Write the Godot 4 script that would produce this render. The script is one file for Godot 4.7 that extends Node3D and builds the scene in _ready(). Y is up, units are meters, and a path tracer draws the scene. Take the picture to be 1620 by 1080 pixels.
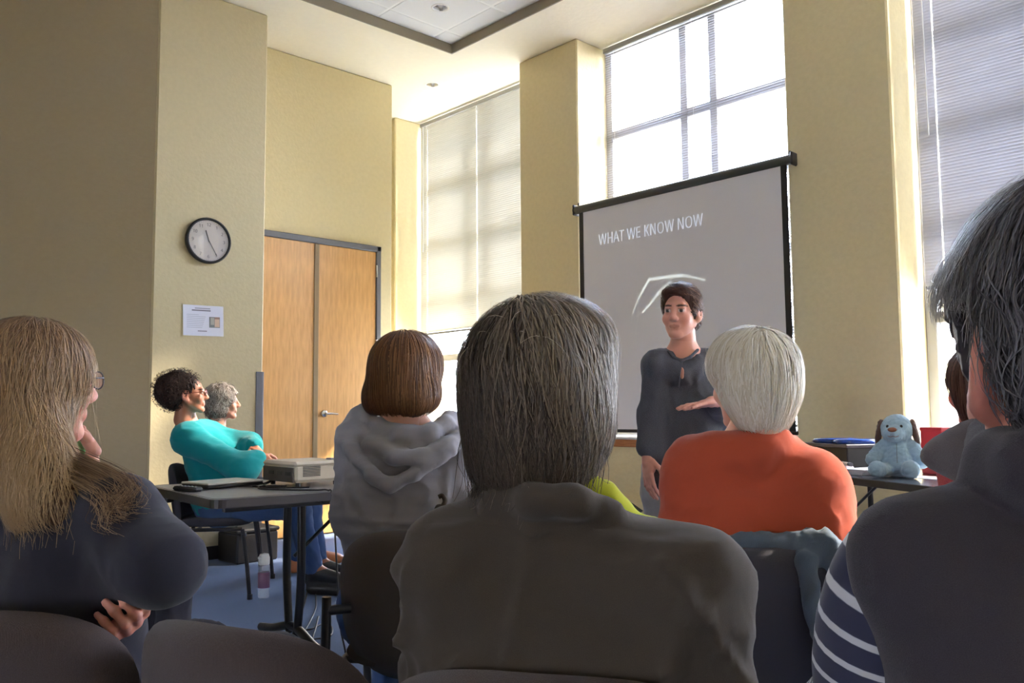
extends Node3D
# A meeting room with tall windows: an audience seen from behind listens to a presenter beside a projection screen.

const CAM_YAW := 46.753
var M := {}
var rng := RandomNumberGenerator.new()
var used := {}


func _ready() -> void:
	rng.seed = 7
	var cam := Camera3D.new()
	cam.name = "camera"
	cam.fov = 43.44
	cam.near = 0.02
	cam.far = 200.0
	cam.position = Vector3(0, 1.1, 0)
	cam.rotation_order = EULER_ORDER_YXZ
	cam.rotation_degrees = Vector3(4.7007, CAM_YAW, -0.4835)
	add_child(cam)
	cam.current = true

	var sky_look := ProceduralSkyMaterial.new()
	sky_look.sky_top_color = Color(0.74, 0.83, 0.97)
	sky_look.sky_horizon_color = Color(0.96, 0.97, 1.0)
	sky_look.ground_bottom_color = Color(0.70, 0.69, 0.66)
	sky_look.ground_horizon_color = Color(0.93, 0.94, 0.95)
	sky_look.sky_energy_multiplier = 1.0
	sky_look.ground_energy_multiplier = 0.8
	var sky := Sky.new()
	sky.sky_material = sky_look
	var env := Environment.new()
	env.background_mode = Environment.BG_SKY
	env.sky = sky
	env.background_energy_multiplier = 6.0
	env.tonemap_mode = Environment.TONE_MAPPER_LINEAR
	env.tonemap_exposure = 7.8
	env.sdfgi_enabled = true
	env.ssao_enabled = true
	env.ssil_enabled = true
	var around := WorldEnvironment.new()
	around.name = "world_environment"
	around.environment = env
	add_child(around)

	var sun := DirectionalLight3D.new()
	sun.name = "sun"
	sun.light_color = Color(1.0, 0.95, 0.86)
	sun.light_energy = 1.6
	sun.light_angular_distance = 4.0
	sun.shadow_enabled = true
	sun.sky_mode = DirectionalLight3D.SKY_MODE_LIGHT_ONLY
	add_child(sun)
	sun.look_at_from_position(Vector3(4.2, 7.0, -9.0), Vector3(0, 0, 0), Vector3.UP)

	materials()
	room()
	windows()
	outside()
	door()
	screen()
	wall_things()
	ceiling_lights()
	chairs()
	left_table()
	right_table()
	floor_things()
	people()


# ---------------------------------------------------------------- naming
func numbered(called: String) -> String:
	if not used.has(called):
		used[called] = 0
		return called
	used[called] += 1
	return "%s_%03d" % [called, used[called]]


func thing(called: String, label: String, category: String, at := Vector3.ZERO, turn := 0.0, group := "") -> Node3D:
	var o := Node3D.new()
	o.name = numbered(called)
	add_child(o)
	o.position = at
	o.rotation.y = turn
	tag(o, label, category, group)
	return o


func tag(o: Node3D, label: String, category: String, group := "") -> void:
	o.set_meta("label", label)
	o.set_meta("category", category)
	if group != "":
		o.set_meta("group", group)


func part(called: String, mesh: Mesh, m: Material, parent: Node3D, at := Transform3D()) -> MeshInstance3D:
	var o := MeshInstance3D.new()
	o.name = called
	o.mesh = mesh
	o.material_override = m
	o.transform = at
	parent.add_child(o, true)
	return o


func solo(called: String, mesh: Mesh, m: Material, label: String, category: String, at := Transform3D(), group := "") -> MeshInstance3D:
	var o := part(numbered(called), mesh, m, self, at)
	tag(o, label, category, group)
	return o


func struct(called: String, mesh: Mesh, m: Material, label: String, category := "") -> MeshInstance3D:
	var o := part(called, mesh, m, self)
	o.set_meta("kind", "structure")
	o.set_meta("label", label)
	o.set_meta("category", category if category != "" else called.get_slice("_", 0))
	return o


func base_at(parent: Node3D, at: Vector3) -> Transform3D:
	return Transform3D(Basis(), at)


# ---------------------------------------------------------------- mesh builder
class MB:
	var v := PackedVector3Array()
	var n := PackedVector3Array()
	var u := PackedVector2Array()
	var c := PackedColorArray()
	var i := PackedInt32Array()
	var col := Color.WHITE

	func vert(p: Vector3, nn: Vector3, uv := Vector2.ZERO) -> int:
		v.append(p)
		n.append(nn)
		u.append(uv)
		c.append(col)
		return v.size() - 1

	func tri(a: int, b: int, d: int) -> void:
		var f := (v[b] - v[a]).cross(v[d] - v[a])
		if f.dot(n[a] + n[b] + n[d]) > 0.0:
			i.append_array([a, d, b])
		else:
			i.append_array([a, b, d])

	func quad(a: int, b: int, d: int, e: int) -> void:
		tri(a, b, d)
		tri(a, d, e)

	func face(pts: Array, nn: Vector3) -> void:
		var ax := nn.cross(Vector3.UP)
		if ax.length() < 0.1:
			ax = Vector3.RIGHT
		ax = ax.normalized()
		var ay := ax.cross(nn)
		var ids := []
		for p in pts:
			ids.append(vert(p, nn, Vector2(p.dot(ax), p.dot(ay))))
		for k in range(2, ids.size()):
			tri(ids[0], ids[k - 1], ids[k])

	func box(center: Vector3, size: Vector3, bev := 0.0, b := Basis()) -> void:
		var h := size * 0.5
		bev = minf(bev, minf(h.x, minf(h.y, h.z)) * 0.9)
		var corner := func(s: Vector3, axis: int) -> Vector3:
			var q := h - Vector3(bev, bev, bev)
			q[axis] = h[axis]
			return center + b * (q * s)
		for axis in 3:
			var a1 := (axis + 1) % 3
			var a2 := (axis + 2) % 3
			for s in [-1.0, 1.0]:
				var pts := []
				for w in [[-1.0, -1.0], [1.0, -1.0], [1.0, 1.0], [-1.0, 1.0]]:
					var sg := Vector3.ZERO
					sg[axis] = s
					sg[a1] = w[0]
					sg[a2] = w[1]
					pts.append(corner.call(sg, axis))
				var nn := Vector3.ZERO
				nn[axis] = s
				face(pts, b * nn)
		if bev <= 0.0:
			return
		for axis in 3:
			var a1 := (axis + 1) % 3
			var a2 := (axis + 2) % 3
			for s1 in [-1.0, 1.0]:
				for s2 in [-1.0, 1.0]:
					var lo := Vector3.ZERO
					lo[axis] = -1.0
					lo[a1] = s1
					lo[a2] = s2
					var hi := lo
					hi[axis] = 1.0
					var nn := Vector3.ZERO
					nn[a1] = s1
					nn[a2] = s2
					face([corner.call(lo, a1), corner.call(hi, a1), corner.call(hi, a2), corner.call(lo, a2)], (b * nn).normalized())
		for sx in [-1.0, 1.0]:
			for sy in [-1.0, 1.0]:
				for sz in [-1.0, 1.0]:
					var s := Vector3(sx, sy, sz)
					face([corner.call(s, 0), corner.call(s, 1), corner.call(s, 2)], (b * s).normalized())

	func tube(path: Array, r, seg := 8, caps := true, flat := 1.0) -> void:
		var count := path.size()
		var t0: Vector3 = (path[1] - path[0]).normalized()
		var side := t0.cross(Vector3.UP if absf(t0.y) < 0.9 else Vector3.RIGHT).normalized()
		var length := 0.0
		var first := v.size()
		for k in count:
			var t: Vector3 = (path[mini(k + 1, count - 1)] - path[maxi(k - 1, 0)]).normalized()
			side = (side - t * side.dot(t)).normalized()
			var up := t.cross(side)
			if k > 0:
				length += (path[k] - path[k - 1]).length()
			var rr: float = r[k] if r is Array else r
			for s in seg + 1:
				var a := TAU * s / seg
				var d := side * cos(a) + up * sin(a) * flat
				vert(path[k] + d * rr, (side * cos(a) * flat + up * sin(a)).normalized(), Vector2(float(s) / seg, length))
		for k in count - 1:
			for s in seg:
				var a := first + k * (seg + 1) + s
				quad(a, a + 1, a + seg + 2, a + seg + 1)
		if caps:
			for e in [0, count - 1]:
				var t: Vector3 = (path[0] - path[1]).normalized() if e == 0 else (path[count - 1] - path[count - 2]).normalized()
				var mid := vert(path[e], t)
				var ring := []
				for s in seg + 1:
					ring.append(vert(v[first + e * (seg + 1) + s], t))
				for s in seg:
					tri(mid, ring[s], ring[s + 1])

	func lathe(profile: Array, seg := 24, xf := Transform3D()) -> void:
		var first := v.size()
		var m := profile.size()
		for k in m:
			var p: Vector2 = profile[k]
			var t: Vector2 = (profile[mini(k + 1, m - 1)] - profile[maxi(k - 1, 0)]).normalized()
			var nn := Vector2(t.y, -t.x)
			for s in seg + 1:
				var a := TAU * s / seg
				vert(xf * Vector3(p.x * cos(a), p.y, p.x * sin(a)), (xf.basis * Vector3(nn.x * cos(a), nn.y, nn.x * sin(a))).normalized(), Vector2(float(s) / seg, float(k) / m))
		for k in m - 1:
			for s in seg:
				var a := first + k * (seg + 1) + s
				quad(a, a + 1, a + seg + 2, a + seg + 1)

	func slab(poly: PackedVector2Array, y0: float, y1: float, bev := 0.0) -> void:
		# a flat outline in x and z, given thickness between y0 and y1
		var top := PackedVector2Array(poly)
		if bev > 0.0:
			var inner := Geometry2D.offset_polygon(poly, -bev)
			if inner.size() and inner[0].size() == poly.size():
				top = inner[0]
		var idx := Geometry2D.triangulate_polygon(poly)
		for e in [[y1, Vector3.UP], [y0, Vector3.DOWN]]:
			var ids := []
			for p in poly:
				ids.append(vert(Vector3(p.x, e[0], p.y), e[1], p))
			for k in range(0, idx.size(), 3):
				tri(ids[idx[k]], ids[idx[k + 1]], ids[idx[k + 2]])
		var m := poly.size()
		for k in m:
			var a := poly[k]
			var b := poly[(k + 1) % m]
			var d := (b - a).normalized()
			var nn := Vector3(d.y, 0, -d.x)
			var mid := (a + b) * 0.5
			if Geometry2D.is_point_in_polygon(mid + Vector2(nn.x, nn.z) * 0.001, poly):
				nn = -nn
			face([Vector3(a.x, y0, a.y), Vector3(b.x, y0, b.y), Vector3(b.x, y1, b.y), Vector3(a.x, y1, a.y)], nn)

	func ball(center: Vector3, r: Vector3, seg := 12) -> void:
		var first := v.size()
		var rows := seg / 2
		for k in rows + 1:
			var th := PI * k / rows
			for s in seg + 1:
				var a := TAU * s / seg
				var d := Vector3(sin(th) * cos(a), cos(th), sin(th) * sin(a))
				vert(center + d * r, (d / r).normalized(), Vector2(float(s) / seg, float(k) / rows))
		for k in rows:
			for s in seg:
				var a := first + k * (seg + 1) + s
				quad(a, a + 1, a + seg + 2, a + seg + 1)

	func pad(w: float, h: float, power: float, thick: float, bow: float, xf := Transform3D(), rings := 8, seg := 40, taper := 0.0) -> void:
		# a cushion-like panel in x and y, rounded to a superellipse and bowed along z
		for sgn in [-1.0, 1.0]:
			var first := v.size()
			for k in rings + 1:
				var q := sin(PI * 0.5 * k / rings)
				for s in seg + 1:
					var a := TAU * s / seg
					var cx := signf(cos(a)) * pow(absf(cos(a)), 2.0 / power) * q
					var cy := signf(sin(a)) * pow(absf(sin(a)), 2.0 / power) * q
					var e := sqrt(maxf(0.0, 1.0 - pow(q, 6.0)))
					var x := cx * w * 0.5 * (1.0 + taper * cy)
					var p := Vector3(x, cy * h * 0.5, bow * cx * cx + sgn * thick * 0.5 * e)
					var nn := Vector3(-2.0 * bow * cx / (w * 0.5) * sgn * 1.0 + cx * pow(q, 5.0) * 2.0, cy * pow(q, 5.0) * 2.0, sgn * maxf(e, 0.05))
					vert(xf * p, (xf.basis * nn).normalized(), Vector2(p.x, p.y))
			for k in rings:
				for s in seg:
					var a := first + k * (seg + 1) + s
					quad(a, a + 1, a + seg + 2, a + seg + 1)

	func strip(left: Array, right: Array, up: Vector3, thick := 0.0) -> void:
		# a band between two lines of points
		var m := left.size()
		for sgn in ([1.0, -1.0] if thick > 0.0 else [1.0]):
			var first := v.size()
			for k in m:
				var t: Vector3 = left[mini(k + 1, m - 1)] - left[maxi(k - 1, 0)]
				var nn: Vector3 = t.cross(right[k] - left[k]).normalized()
				if nn.dot(up) < 0.0:
					nn = -nn
				vert(left[k] + nn * thick * 0.5 * sgn, nn * sgn, Vector2(0, k))
				vert(right[k] + nn * thick * 0.5 * sgn, nn * sgn, Vector2(1, k))
			for k in m - 1:
				var a := first + k * 2
				quad(a, a + 1, a + 3, a + 2)

	func done() -> ArrayMesh:
		var arrays := []
		arrays.resize(Mesh.ARRAY_MAX)
		arrays[Mesh.ARRAY_VERTEX] = v
		arrays[Mesh.ARRAY_NORMAL] = n
		arrays[Mesh.ARRAY_TEX_UV] = u
		arrays[Mesh.ARRAY_COLOR] = c
		arrays[Mesh.ARRAY_INDEX] = i
		var m := ArrayMesh.new()
		m.add_surface_from_arrays(Mesh.PRIMITIVE_TRIANGLES, arrays)
		return m


# ---------------------------------------------------------------- soft shapes: distance fields meshed with surface nets
class Field:
	var o := Vector3.ZERO
	var cell := 0.01
	var nx := 0
	var ny := 0
	var nz := 0
	var d := PackedFloat32Array()

	static func bounds(p: Array) -> AABB:
		if p[0] == "c" or p[0] == "-c":
			var r: float = maxf(p[3], p[4])
			return AABB(p[1], Vector3.ZERO).expand(p[2]).grow(r)
		var q: Vector3 = p[2]
		return AABB(p[1], Vector3.ZERO).grow(maxf(q.x, maxf(q.y, q.z))) if p.size() > 3 else AABB(p[1] - q, q * 2.0)

	func _init(prims: Array, size: float, k: float, extra := [], k2 := 0.02) -> void:
		cell = size
		var all := AABB()
		var begun := false
		for p in prims + extra:
			if p[0].begins_with("-"):
				continue
			all = all.merge(bounds(p)) if begun else bounds(p)
			begun = true
		all = all.grow(cell * 3.0)
		o = all.position
		nx = int(all.size.x / cell) + 2
		ny = int(all.size.y / cell) + 2
		nz = int(all.size.z / cell) + 2
		d.resize(nx * ny * nz)
		d.fill(9.0)
		for p in prims:
			lay(p, k)
		for p in extra:
			lay(p, k2)

	func lay(p: Array, k: float) -> void:
		var minus: bool = p[0].begins_with("-")
		var bb := bounds(p).grow(k + cell * 3.0)
		var a := (bb.position - o) / cell
		var b := (bb.end - o) / cell
		var x0 := maxi(0, int(a.x))
		var y0 := maxi(0, int(a.y))
		var z0 := maxi(0, int(a.z))
		var x1 := mini(nx, int(b.x) + 2)
		var y1 := mini(ny, int(b.y) + 2)
		var z1 := mini(nz, int(b.z) + 2)
		var capsule: bool = p[0].ends_with("c")
		var pa: Vector3 = p[1]
		var pb: Vector3 = p[2]
		var ba := pb - pa
		var bb2 := maxf(ba.length_squared(), 1e-9)
		var ra: float = p[3] if capsule else 0.0
		var rd: float = p[4] - p[3] if capsule else 0.0
		var turned: bool = not capsule and p.size() > 3
		var inv := Basis()
		if turned:
			inv = (p[3] as Basis).transposed()
		var r1 := Vector3.ONE
		var r2 := Vector3.ONE
		if not capsule:
			r1 = Vector3.ONE / pb
			r2 = r1 * r1
		for z in range(z0, z1):
			for y in range(y0, y1):
				var at := (z * ny + y) * nx + x0
				var q := Vector3(o.x + x0 * cell, o.y + y * cell, o.z + z * cell) - pa
				for x in range(x0, x1):
					var e := 0.0
					if capsule:
						var h := clampf(q.dot(ba) / bb2, 0.0, 1.0)
						e = (q - ba * h).length() - ra - rd * h
					else:
						var w := inv * q if turned else q
						var k0 := (w * r1).length()
						var k1 := (w * r2).length()
						e = k0 * (k0 - 1.0) / k1 if k1 > 1e-9 else -0.01
					var f := d[at]
					if minus:
						e = -e
						var hm := maxf(0.0, k * 0.5 - absf(f - e)) / (k * 0.5)
						d[at] = maxf(f, e) + hm * hm * k * 0.125
					else:
						var hp := maxf(0.0, k - absf(f - e)) / k
						d[at] = minf(f, e) - hp * hp * k * 0.25
					at += 1
					q.x += cell

	func at(p: Vector3) -> float:
		var q := (p - o) / cell
		if q.x < 0.0 or q.y < 0.0 or q.z < 0.0 or q.x >= nx - 1 or q.y >= ny - 1 or q.z >= nz - 1:
			return 0.05
		var x := int(q.x)
		var y := int(q.y)
		var z := int(q.z)
		q -= Vector3(x, y, z)
		var i := (z * ny + y) * nx + x
		var j := i + nx * ny
		var a := lerpf(lerpf(d[i], d[i + 1], q.x), lerpf(d[i + nx], d[i + nx + 1], q.x), q.y)
		var b := lerpf(lerpf(d[j], d[j + 1], q.x), lerpf(d[j + nx], d[j + nx + 1], q.x), q.y)
		return minf(lerpf(a, b, q.z), 0.5)

	func grad(p: Vector3) -> Vector3:
		var e := cell
		var g := Vector3(at(p + Vector3(e, 0, 0)) - at(p - Vector3(e, 0, 0)), at(p + Vector3(0, e, 0)) - at(p - Vector3(0, e, 0)), at(p + Vector3(0, 0, e)) - at(p - Vector3(0, 0, e)))
		return g.normalized() if g.length_squared() > 1e-12 else Vector3.UP

	func mesh_into(mb: MB, xf := Transform3D(), paint = null, push = null, keep = null) -> void:
		var id := PackedInt32Array()
		id.resize(d.size())
		id.fill(-1)
		var slice := nx * ny
		var off := [0, 1, nx, nx + 1, slice, slice + 1, slice + nx, slice + nx + 1]
		var edges := [[0, 1], [2, 3], [4, 5], [6, 7], [0, 2], [1, 3], [4, 6], [5, 7], [0, 4], [1, 5], [2, 6], [3, 7]]
		var corners := []
		for k in 8:
			corners.append(Vector3(k & 1, (k >> 1) & 1, k >> 2))
		var far := cell * 2.0
		var pts := PackedVector3Array()
		var where := PackedInt32Array()
		for z in nz - 1:
			for y in ny - 1:
				var row := (z * ny + y) * nx
				for x in nx - 1:
					var i0 := row + x
					if absf(d[i0]) > far:
						continue
					var mask := 0
					for k in 8:
						if d[i0 + off[k]] < 0.0:
							mask |= 1 << k
					if mask == 0 or mask == 255:
						continue
					var sum := Vector3.ZERO
					var cnt := 0
					for e in edges:
						if ((mask >> e[0]) & 1) != ((mask >> e[1]) & 1):
							var da := d[i0 + off[e[0]]]
							var db := d[i0 + off[e[1]]]
							sum += corners[e[0]].lerp(corners[e[1]], da / (da - db))
							cnt += 1
					id[i0] = pts.size()
					where.append(i0)
					pts.append(o + (Vector3(x, y, z) + sum / cnt) * cell)
		var tris := PackedInt32Array()
		for i0 in where:
			var inside := d[i0] < 0.0
			for axis in 3:
				var step: int = [1, nx, slice][axis]
				if (d[i0 + step] < 0.0) == inside:
					continue
				var s1: int = [nx, slice, 1][axis]
				var s2: int = [slice, 1, nx][axis]
				var a := id[i0]
				var b := id[i0 - s1] if i0 >= s1 else -1
				var e := id[i0 - s1 - s2] if i0 >= s1 + s2 else -1
				var f := id[i0 - s2] if i0 >= s2 else -1
				if a < 0 or b < 0 or e < 0 or f < 0:
					continue
				if inside:
					tris.append_array([a, b, e, a, e, f])
				else:
					tris.append_array([a, e, b, a, f, e])
		var nor := normals(pts, tris)
		if push != null:
			for k in pts.size():
				pts[k] += nor[k] * push.call(pts[k], nor[k])
			nor = normals(pts, tris)
		var dropped := PackedByteArray()
		if keep != null:
			dropped.resize(pts.size())
			for k in pts.size():
				dropped[k] = 0 if keep.call(pts[k]) else 1
		var first := mb.v.size()
		for k in pts.size():
			if paint != null:
				mb.col = paint.call(pts[k])
			mb.vert(xf * pts[k], xf.basis * nor[k], Vector2(pts[k].x, pts[k].y))
		var mirrored := xf.basis.determinant() < 0.0
		for k in range(0, tris.size(), 3):
			if keep != null and (dropped[tris[k]] or dropped[tris[k + 1]] or dropped[tris[k + 2]]):
				continue
			if mirrored:
				mb.i.append_array([first + tris[k], first + tris[k + 1], first + tris[k + 2]])
			else:
				mb.i.append_array([first + tris[k], first + tris[k + 2], first + tris[k + 1]])

	func normals(pts: PackedVector3Array, tris: PackedInt32Array) -> PackedVector3Array:
		var nor := PackedVector3Array()
		nor.resize(pts.size())
		for k in range(0, tris.size(), 3):
			var f := (pts[tris[k + 1]] - pts[tris[k]]).cross(pts[tris[k + 2]] - pts[tris[k]])
			nor[tris[k]] += f
			nor[tris[k + 1]] += f
			nor[tris[k + 2]] += f
		for k in nor.size():
			nor[k] = nor[k].normalized()
		return nor


func soft(prims: Array, cell: float, k: float, push = null, keep = null, extra := [], k2 := 0.02) -> ArrayMesh:
	var mb := MB.new()
	Field.new(prims, cell, k, extra, k2).mesh_into(mb, Transform3D(), null, push, keep)
	return mb.done()


func folds(amp: float, freq: Vector3, seed_no: int, ridged := true) -> Callable:
	var nz := FastNoiseLite.new()
	nz.noise_type = FastNoiseLite.TYPE_SIMPLEX_SMOOTH
	nz.seed = seed_no
	nz.frequency = 1.0
	nz.fractal_type = FastNoiseLite.FRACTAL_RIDGED if ridged else FastNoiseLite.FRACTAL_FBM
	nz.fractal_octaves = 2
	return func(p: Vector3, _n: Vector3) -> float: return amp * nz.get_noise_3d(p.x * freq.x, p.y * freq.y, p.z * freq.z)


func box_mesh(size: Vector3, bev := 0.0, at := Vector3.ZERO, b := Basis()) -> ArrayMesh:
	var mb := MB.new()
	mb.box(at, size, bev, b)
	return mb.done()


func span(a: Vector3, b: Vector3, bev := 0.0) -> ArrayMesh:
	return box_mesh((b - a).abs(), bev, (a + b) * 0.5)


func lin(r: float, g: float, b: float) -> Color:
	return Color(r / 255.0, g / 255.0, b / 255.0).srgb_to_linear()


# ---------------------------------------------------------------- materials
func noise_tex(freq: float, a: Color, b: Color, oct := 4, seed_no := 1, size := 256, as_normal := false, strength := 4.0) -> NoiseTexture2D:
	var nz := FastNoiseLite.new()
	nz.noise_type = FastNoiseLite.TYPE_SIMPLEX_SMOOTH
	nz.frequency = freq
	nz.fractal_octaves = oct
	nz.seed = seed_no
	var t := NoiseTexture2D.new()
	t.width = size
	t.height = size
	t.seamless = true
	t.noise = nz
	if as_normal:
		t.as_normal_map = true
		t.bump_strength = strength
	else:
		var g := Gradient.new()
		g.set_color(0, a)
		g.set_color(1, b)
		t.color_ramp = g
	return t


func plain(col: Color, rough := 0.8, metal := 0.0) -> StandardMaterial3D:
	var m := StandardMaterial3D.new()
	m.albedo_color = col
	m.roughness = rough
	m.metallic = metal
	return m


func grained(col: Color, vary: float, freq: float, scale: Vector3, rough := 0.8, bump := 0.0, seed_no := 1) -> StandardMaterial3D:
	var m := plain(Color.WHITE, rough)
	m.albedo_texture = noise_tex(freq, col.darkened(vary), col.lightened(vary * 0.6), 4, seed_no)
	m.uv1_triplanar = true
	m.uv1_scale = scale
	if bump > 0.0:
		m.normal_enabled = true
		m.normal_texture = noise_tex(freq * 1.5, col, col, 3, seed_no + 5, 256, true, 6.0)
		m.normal_scale = bump
	return m


func cloth(col: Color, vary := 0.12, weave := 22.0, bump := 0.5, sheen := 0.25, seed_no := 3) -> StandardMaterial3D:
	var m := grained(col, vary, 0.12, Vector3(weave, weave, weave), 0.95, bump, seed_no)
	m.rim_enabled = sheen > 0.0
	m.rim = sheen
	m.rim_tint = 0.7
	m.metallic_specular = 0.2
	return m


func materials() -> void:
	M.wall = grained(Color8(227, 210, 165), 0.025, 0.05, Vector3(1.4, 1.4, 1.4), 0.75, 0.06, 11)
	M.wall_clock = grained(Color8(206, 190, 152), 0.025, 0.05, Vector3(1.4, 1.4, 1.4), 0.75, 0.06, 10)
	M.wall_shade = grained(Color8(190, 172, 140), 0.025, 0.05, Vector3(1.4, 1.4, 1.4), 0.8, 0.06, 12)  # wall paint darkened for the shade on the angled wall
	M.ceiling = grained(Color8(246, 236, 212), 0.015, 0.04, Vector3(1.2, 1.2, 1.2), 0.9, 0.05, 13)
	M.tile = grained(Color8(247, 247, 246), 0.06, 0.4, Vector3(3, 3, 3), 0.95, 0.6, 14)
	M.grid = plain(Color8(245, 245, 243), 0.5)
	M.trim_grey = plain(Color8(150, 138, 116), 0.6)
	M.carpet = grained(Color8(112, 132, 172), 0.2, 0.25, Vector3(5, 5, 5), 1.0, 0.8, 15)
	M.base = plain(Color8(58, 52, 54), 0.6)
	M.steel_grey = plain(Color8(106, 106, 112), 0.45)
	M.door = grained(Color8(226, 170, 102), 0.10, 0.02, Vector3(5.0, 0.7, 5.0), 0.38, 0.0, 16)
	M.oak = grained(Color8(186, 112, 58), 0.14, 0.03, Vector3(1.0, 8.0, 8.0), 0.4, 0.0, 17)
	M.frame = plain(Color8(158, 155, 150), 0.5)
	M.white = plain(Color8(230, 228, 222), 0.45)
	M.chrome = plain(Color8(214, 214, 216), 0.22, 1.0)
	M.black = plain(Color8(30, 28, 30), 0.5)
	M.black_metal = plain(Color8(34, 31, 33), 0.38, 0.1)
	M.glass = plain(Color(1, 1, 1, 0.04), 0.0)
	M.glass.transparency = BaseMaterial3D.TRANSPARENCY_ALPHA
	M.slat = plain(Color8(200, 198, 190), 0.55)  # paler copy of the right blind's slats, for the sun behind
	M.slat.backlight_enabled = true
	M.slat.backlight = Color(0.12, 0.119, 0.114)
	M.slat_grey = plain(Color8(172, 172, 180), 0.55)
	M.slat_grey.backlight_enabled = true
	M.slat_grey.backlight = Color(0.09, 0.09, 0.093)
	M.slat_open = plain(Color8(176, 176, 186), 0.5)
	M.cord = plain(Color8(238, 236, 228), 0.8)
	M.concrete = grained(Color8(206, 202, 194), 0.05, 0.05, Vector3(0.3, 0.3, 0.3), 0.9, 0.0, 18)
	M.bark = grained(Color8(96, 84, 76), 0.2, 0.1, Vector3(3, 1, 3), 0.95, 0.5, 19)
	more_materials()


# ---------------------------------------------------------------- room shell
const H := 4.422
const ZP := -5.507   # face of the piers between the windows
const ZW := -5.92    # window frames
const ZOUT := -6.3


func room() -> void:
	struct("floor", span(Vector3(-10.5, -0.2, ZOUT), Vector3(3.2, 0, 7.0)), M.carpet, "blue grey carpet floor of the meeting room")
	# soffit of the ceiling with a shallow coffer of white tiles
	var mb := MB.new()
	var cx := -6.0
	var cz := -4.905
	for q in [[-10.5, cx, -6.5, -5.279], [-10.5, cx, -5.179, 7.0], [-10.5, -6.76, -5.279, -5.179], [-6.66, cx, -5.279, -5.179]]:
		mb.box(Vector3((q[0] + q[1]) * 0.5, H + 0.15, (q[2] + q[3]) * 0.5), Vector3(q[1] - q[0], 0.3, q[3] - q[2]))
	mb.box(Vector3((cx + 3.2) * 0.5, H + 0.15, (ZOUT + cz) * 0.5), Vector3(3.2 - cx, 0.3, cz - ZOUT))
	mb.box(Vector3((cx + 3.2) * 0.5, H + 0.15, 4.9), Vector3(3.2 - cx, 0.3, 4.2))
	mb.box(Vector3(2.7, H + 0.15, (cz + 2.8) * 0.5), Vector3(1.0, 0.3, 2.8 - cz))
	mb.box(Vector3(-2.0, H + 0.4, -1.0), Vector3(8.6, 0.2, 8.4))
	var ceil_node := struct("ceiling", mb.done(), M.ceiling, "cream plaster ceiling with a shallow coffer of white tiles")
	part("coffer_edge", box_mesh(Vector3(8.1, 0.1, 0.014), 0.0, Vector3(-1.95, H + 0.05, cz + 0.006)), M.trim_grey, ceil_node)
	part("coffer_edge", box_mesh(Vector3(0.014, 0.1, 7.7), 0.0, Vector3(cx + 0.006, H + 0.05, -1.05)), M.trim_grey, ceil_node)
	# the tiles one by one near the corner in view
	var xs := [-5.986, -5.79, -5.18, -4.57, -3.96, -3.35, -2.74, -2.13]
	var zs := [-4.891, -4.665, -4.055, -3.445, -2.835, -2.225]
	for a in xs.size() - 1:
		for b in zs.size() - 1:
			if a == 1 and b == 1:
				var holed := MB.new()
				for q in [[-5.778, -5.192, -4.653, -4.41], [-5.778, -5.192, -4.31, -4.067], [-5.778, -5.535, -4.41, -4.31], [-5.435, -5.192, -4.41, -4.31]]:
					holed.box(Vector3((q[0] + q[1]) * 0.5, H + 0.095, (q[2] + q[3]) * 0.5), Vector3(q[1] - q[0], 0.02, q[3] - q[2]))
				part("ceiling_tile", holed.done(), M.tile, ceil_node)
				continue
			part("ceiling_tile", span(Vector3(xs[a] + 0.012, H + 0.085, zs[b] + 0.012), Vector3(xs[a + 1] - 0.012, H + 0.105, zs[b + 1] - 0.012), 0.006), M.tile, ceil_node)
	for x in xs:
		part("grid_bar", box_mesh(Vector3(0.024, 0.01, 2.7), 0.0, Vector3(x, H + 0.093, -3.56)), M.grid, ceil_node)
	for z in zs:
		part("grid_bar", box_mesh(Vector3(3.9, 0.01, 0.024), 0.0, Vector3(-4.05, H + 0.0935, z)), M.grid, ceil_node)
	part("tiled_field", box_mesh(Vector3(4.3, 0.02, 7.7), 0.0, Vector3(0.05, H + 0.1, -1.05)), M.tile, ceil_node)
	part("tiled_field", box_mesh(Vector3(3.9, 0.02, 5.0), 0.0, Vector3(-4.05, H + 0.1, 0.3)), M.tile, ceil_node)

	# wall with the windows: spandrel below, piers between
	var w := MB.new()
	w.box(Vector3(-3.65, 0.434, (ZP - 0.012 + ZOUT) * 0.5), Vector3(13.7, 0.868, ZP - 0.012 - ZOUT))
	for p in [[-10.5, -7.745], [-5.729, -4.985], [-2.992, -2.25], [-0.26, 0.485], [2.48, 3.2]]:
		w.box(Vector3((p[0] + p[1]) * 0.5, H * 0.5, (ZP + ZOUT) * 0.5), Vector3(p[1] - p[0], H, ZP - ZOUT), 0.012)
	struct("wall_back", w.done(), M.wall, "khaki painted window wall with tall piers between three windows")
	# left side: a closet with the double door, then a thicker wall with the clock, then an angled wall
	struct("wall_left", span(Vector3(-10.4, 0, -4.939), Vector3(-6.993, H, -3.2), 0.012), M.wall, "khaki wall around the double wooden door")
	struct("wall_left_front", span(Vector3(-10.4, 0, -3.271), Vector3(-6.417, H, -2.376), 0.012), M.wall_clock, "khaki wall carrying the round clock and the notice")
	var ang := MB.new()
	var dir := Vector3(-0.66, 0, 0.75).normalized()
	var nrm := Vector3(dir.z, 0, -dir.x)
	var corner := Vector3(-6.428, 0, -2.372)
	ang.box(corner + dir * 2.6 - nrm * 0.15 + Vector3(0, H * 0.5, 0), Vector3(5.2, H, 0.3), 0.0, Basis(dir, Vector3.UP, dir.cross(Vector3.UP)))
	struct("wall_left_angled", ang.done(), M.wall_shade, "khaki wall darkened for shade at the far left, turned away from the windows")
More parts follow.
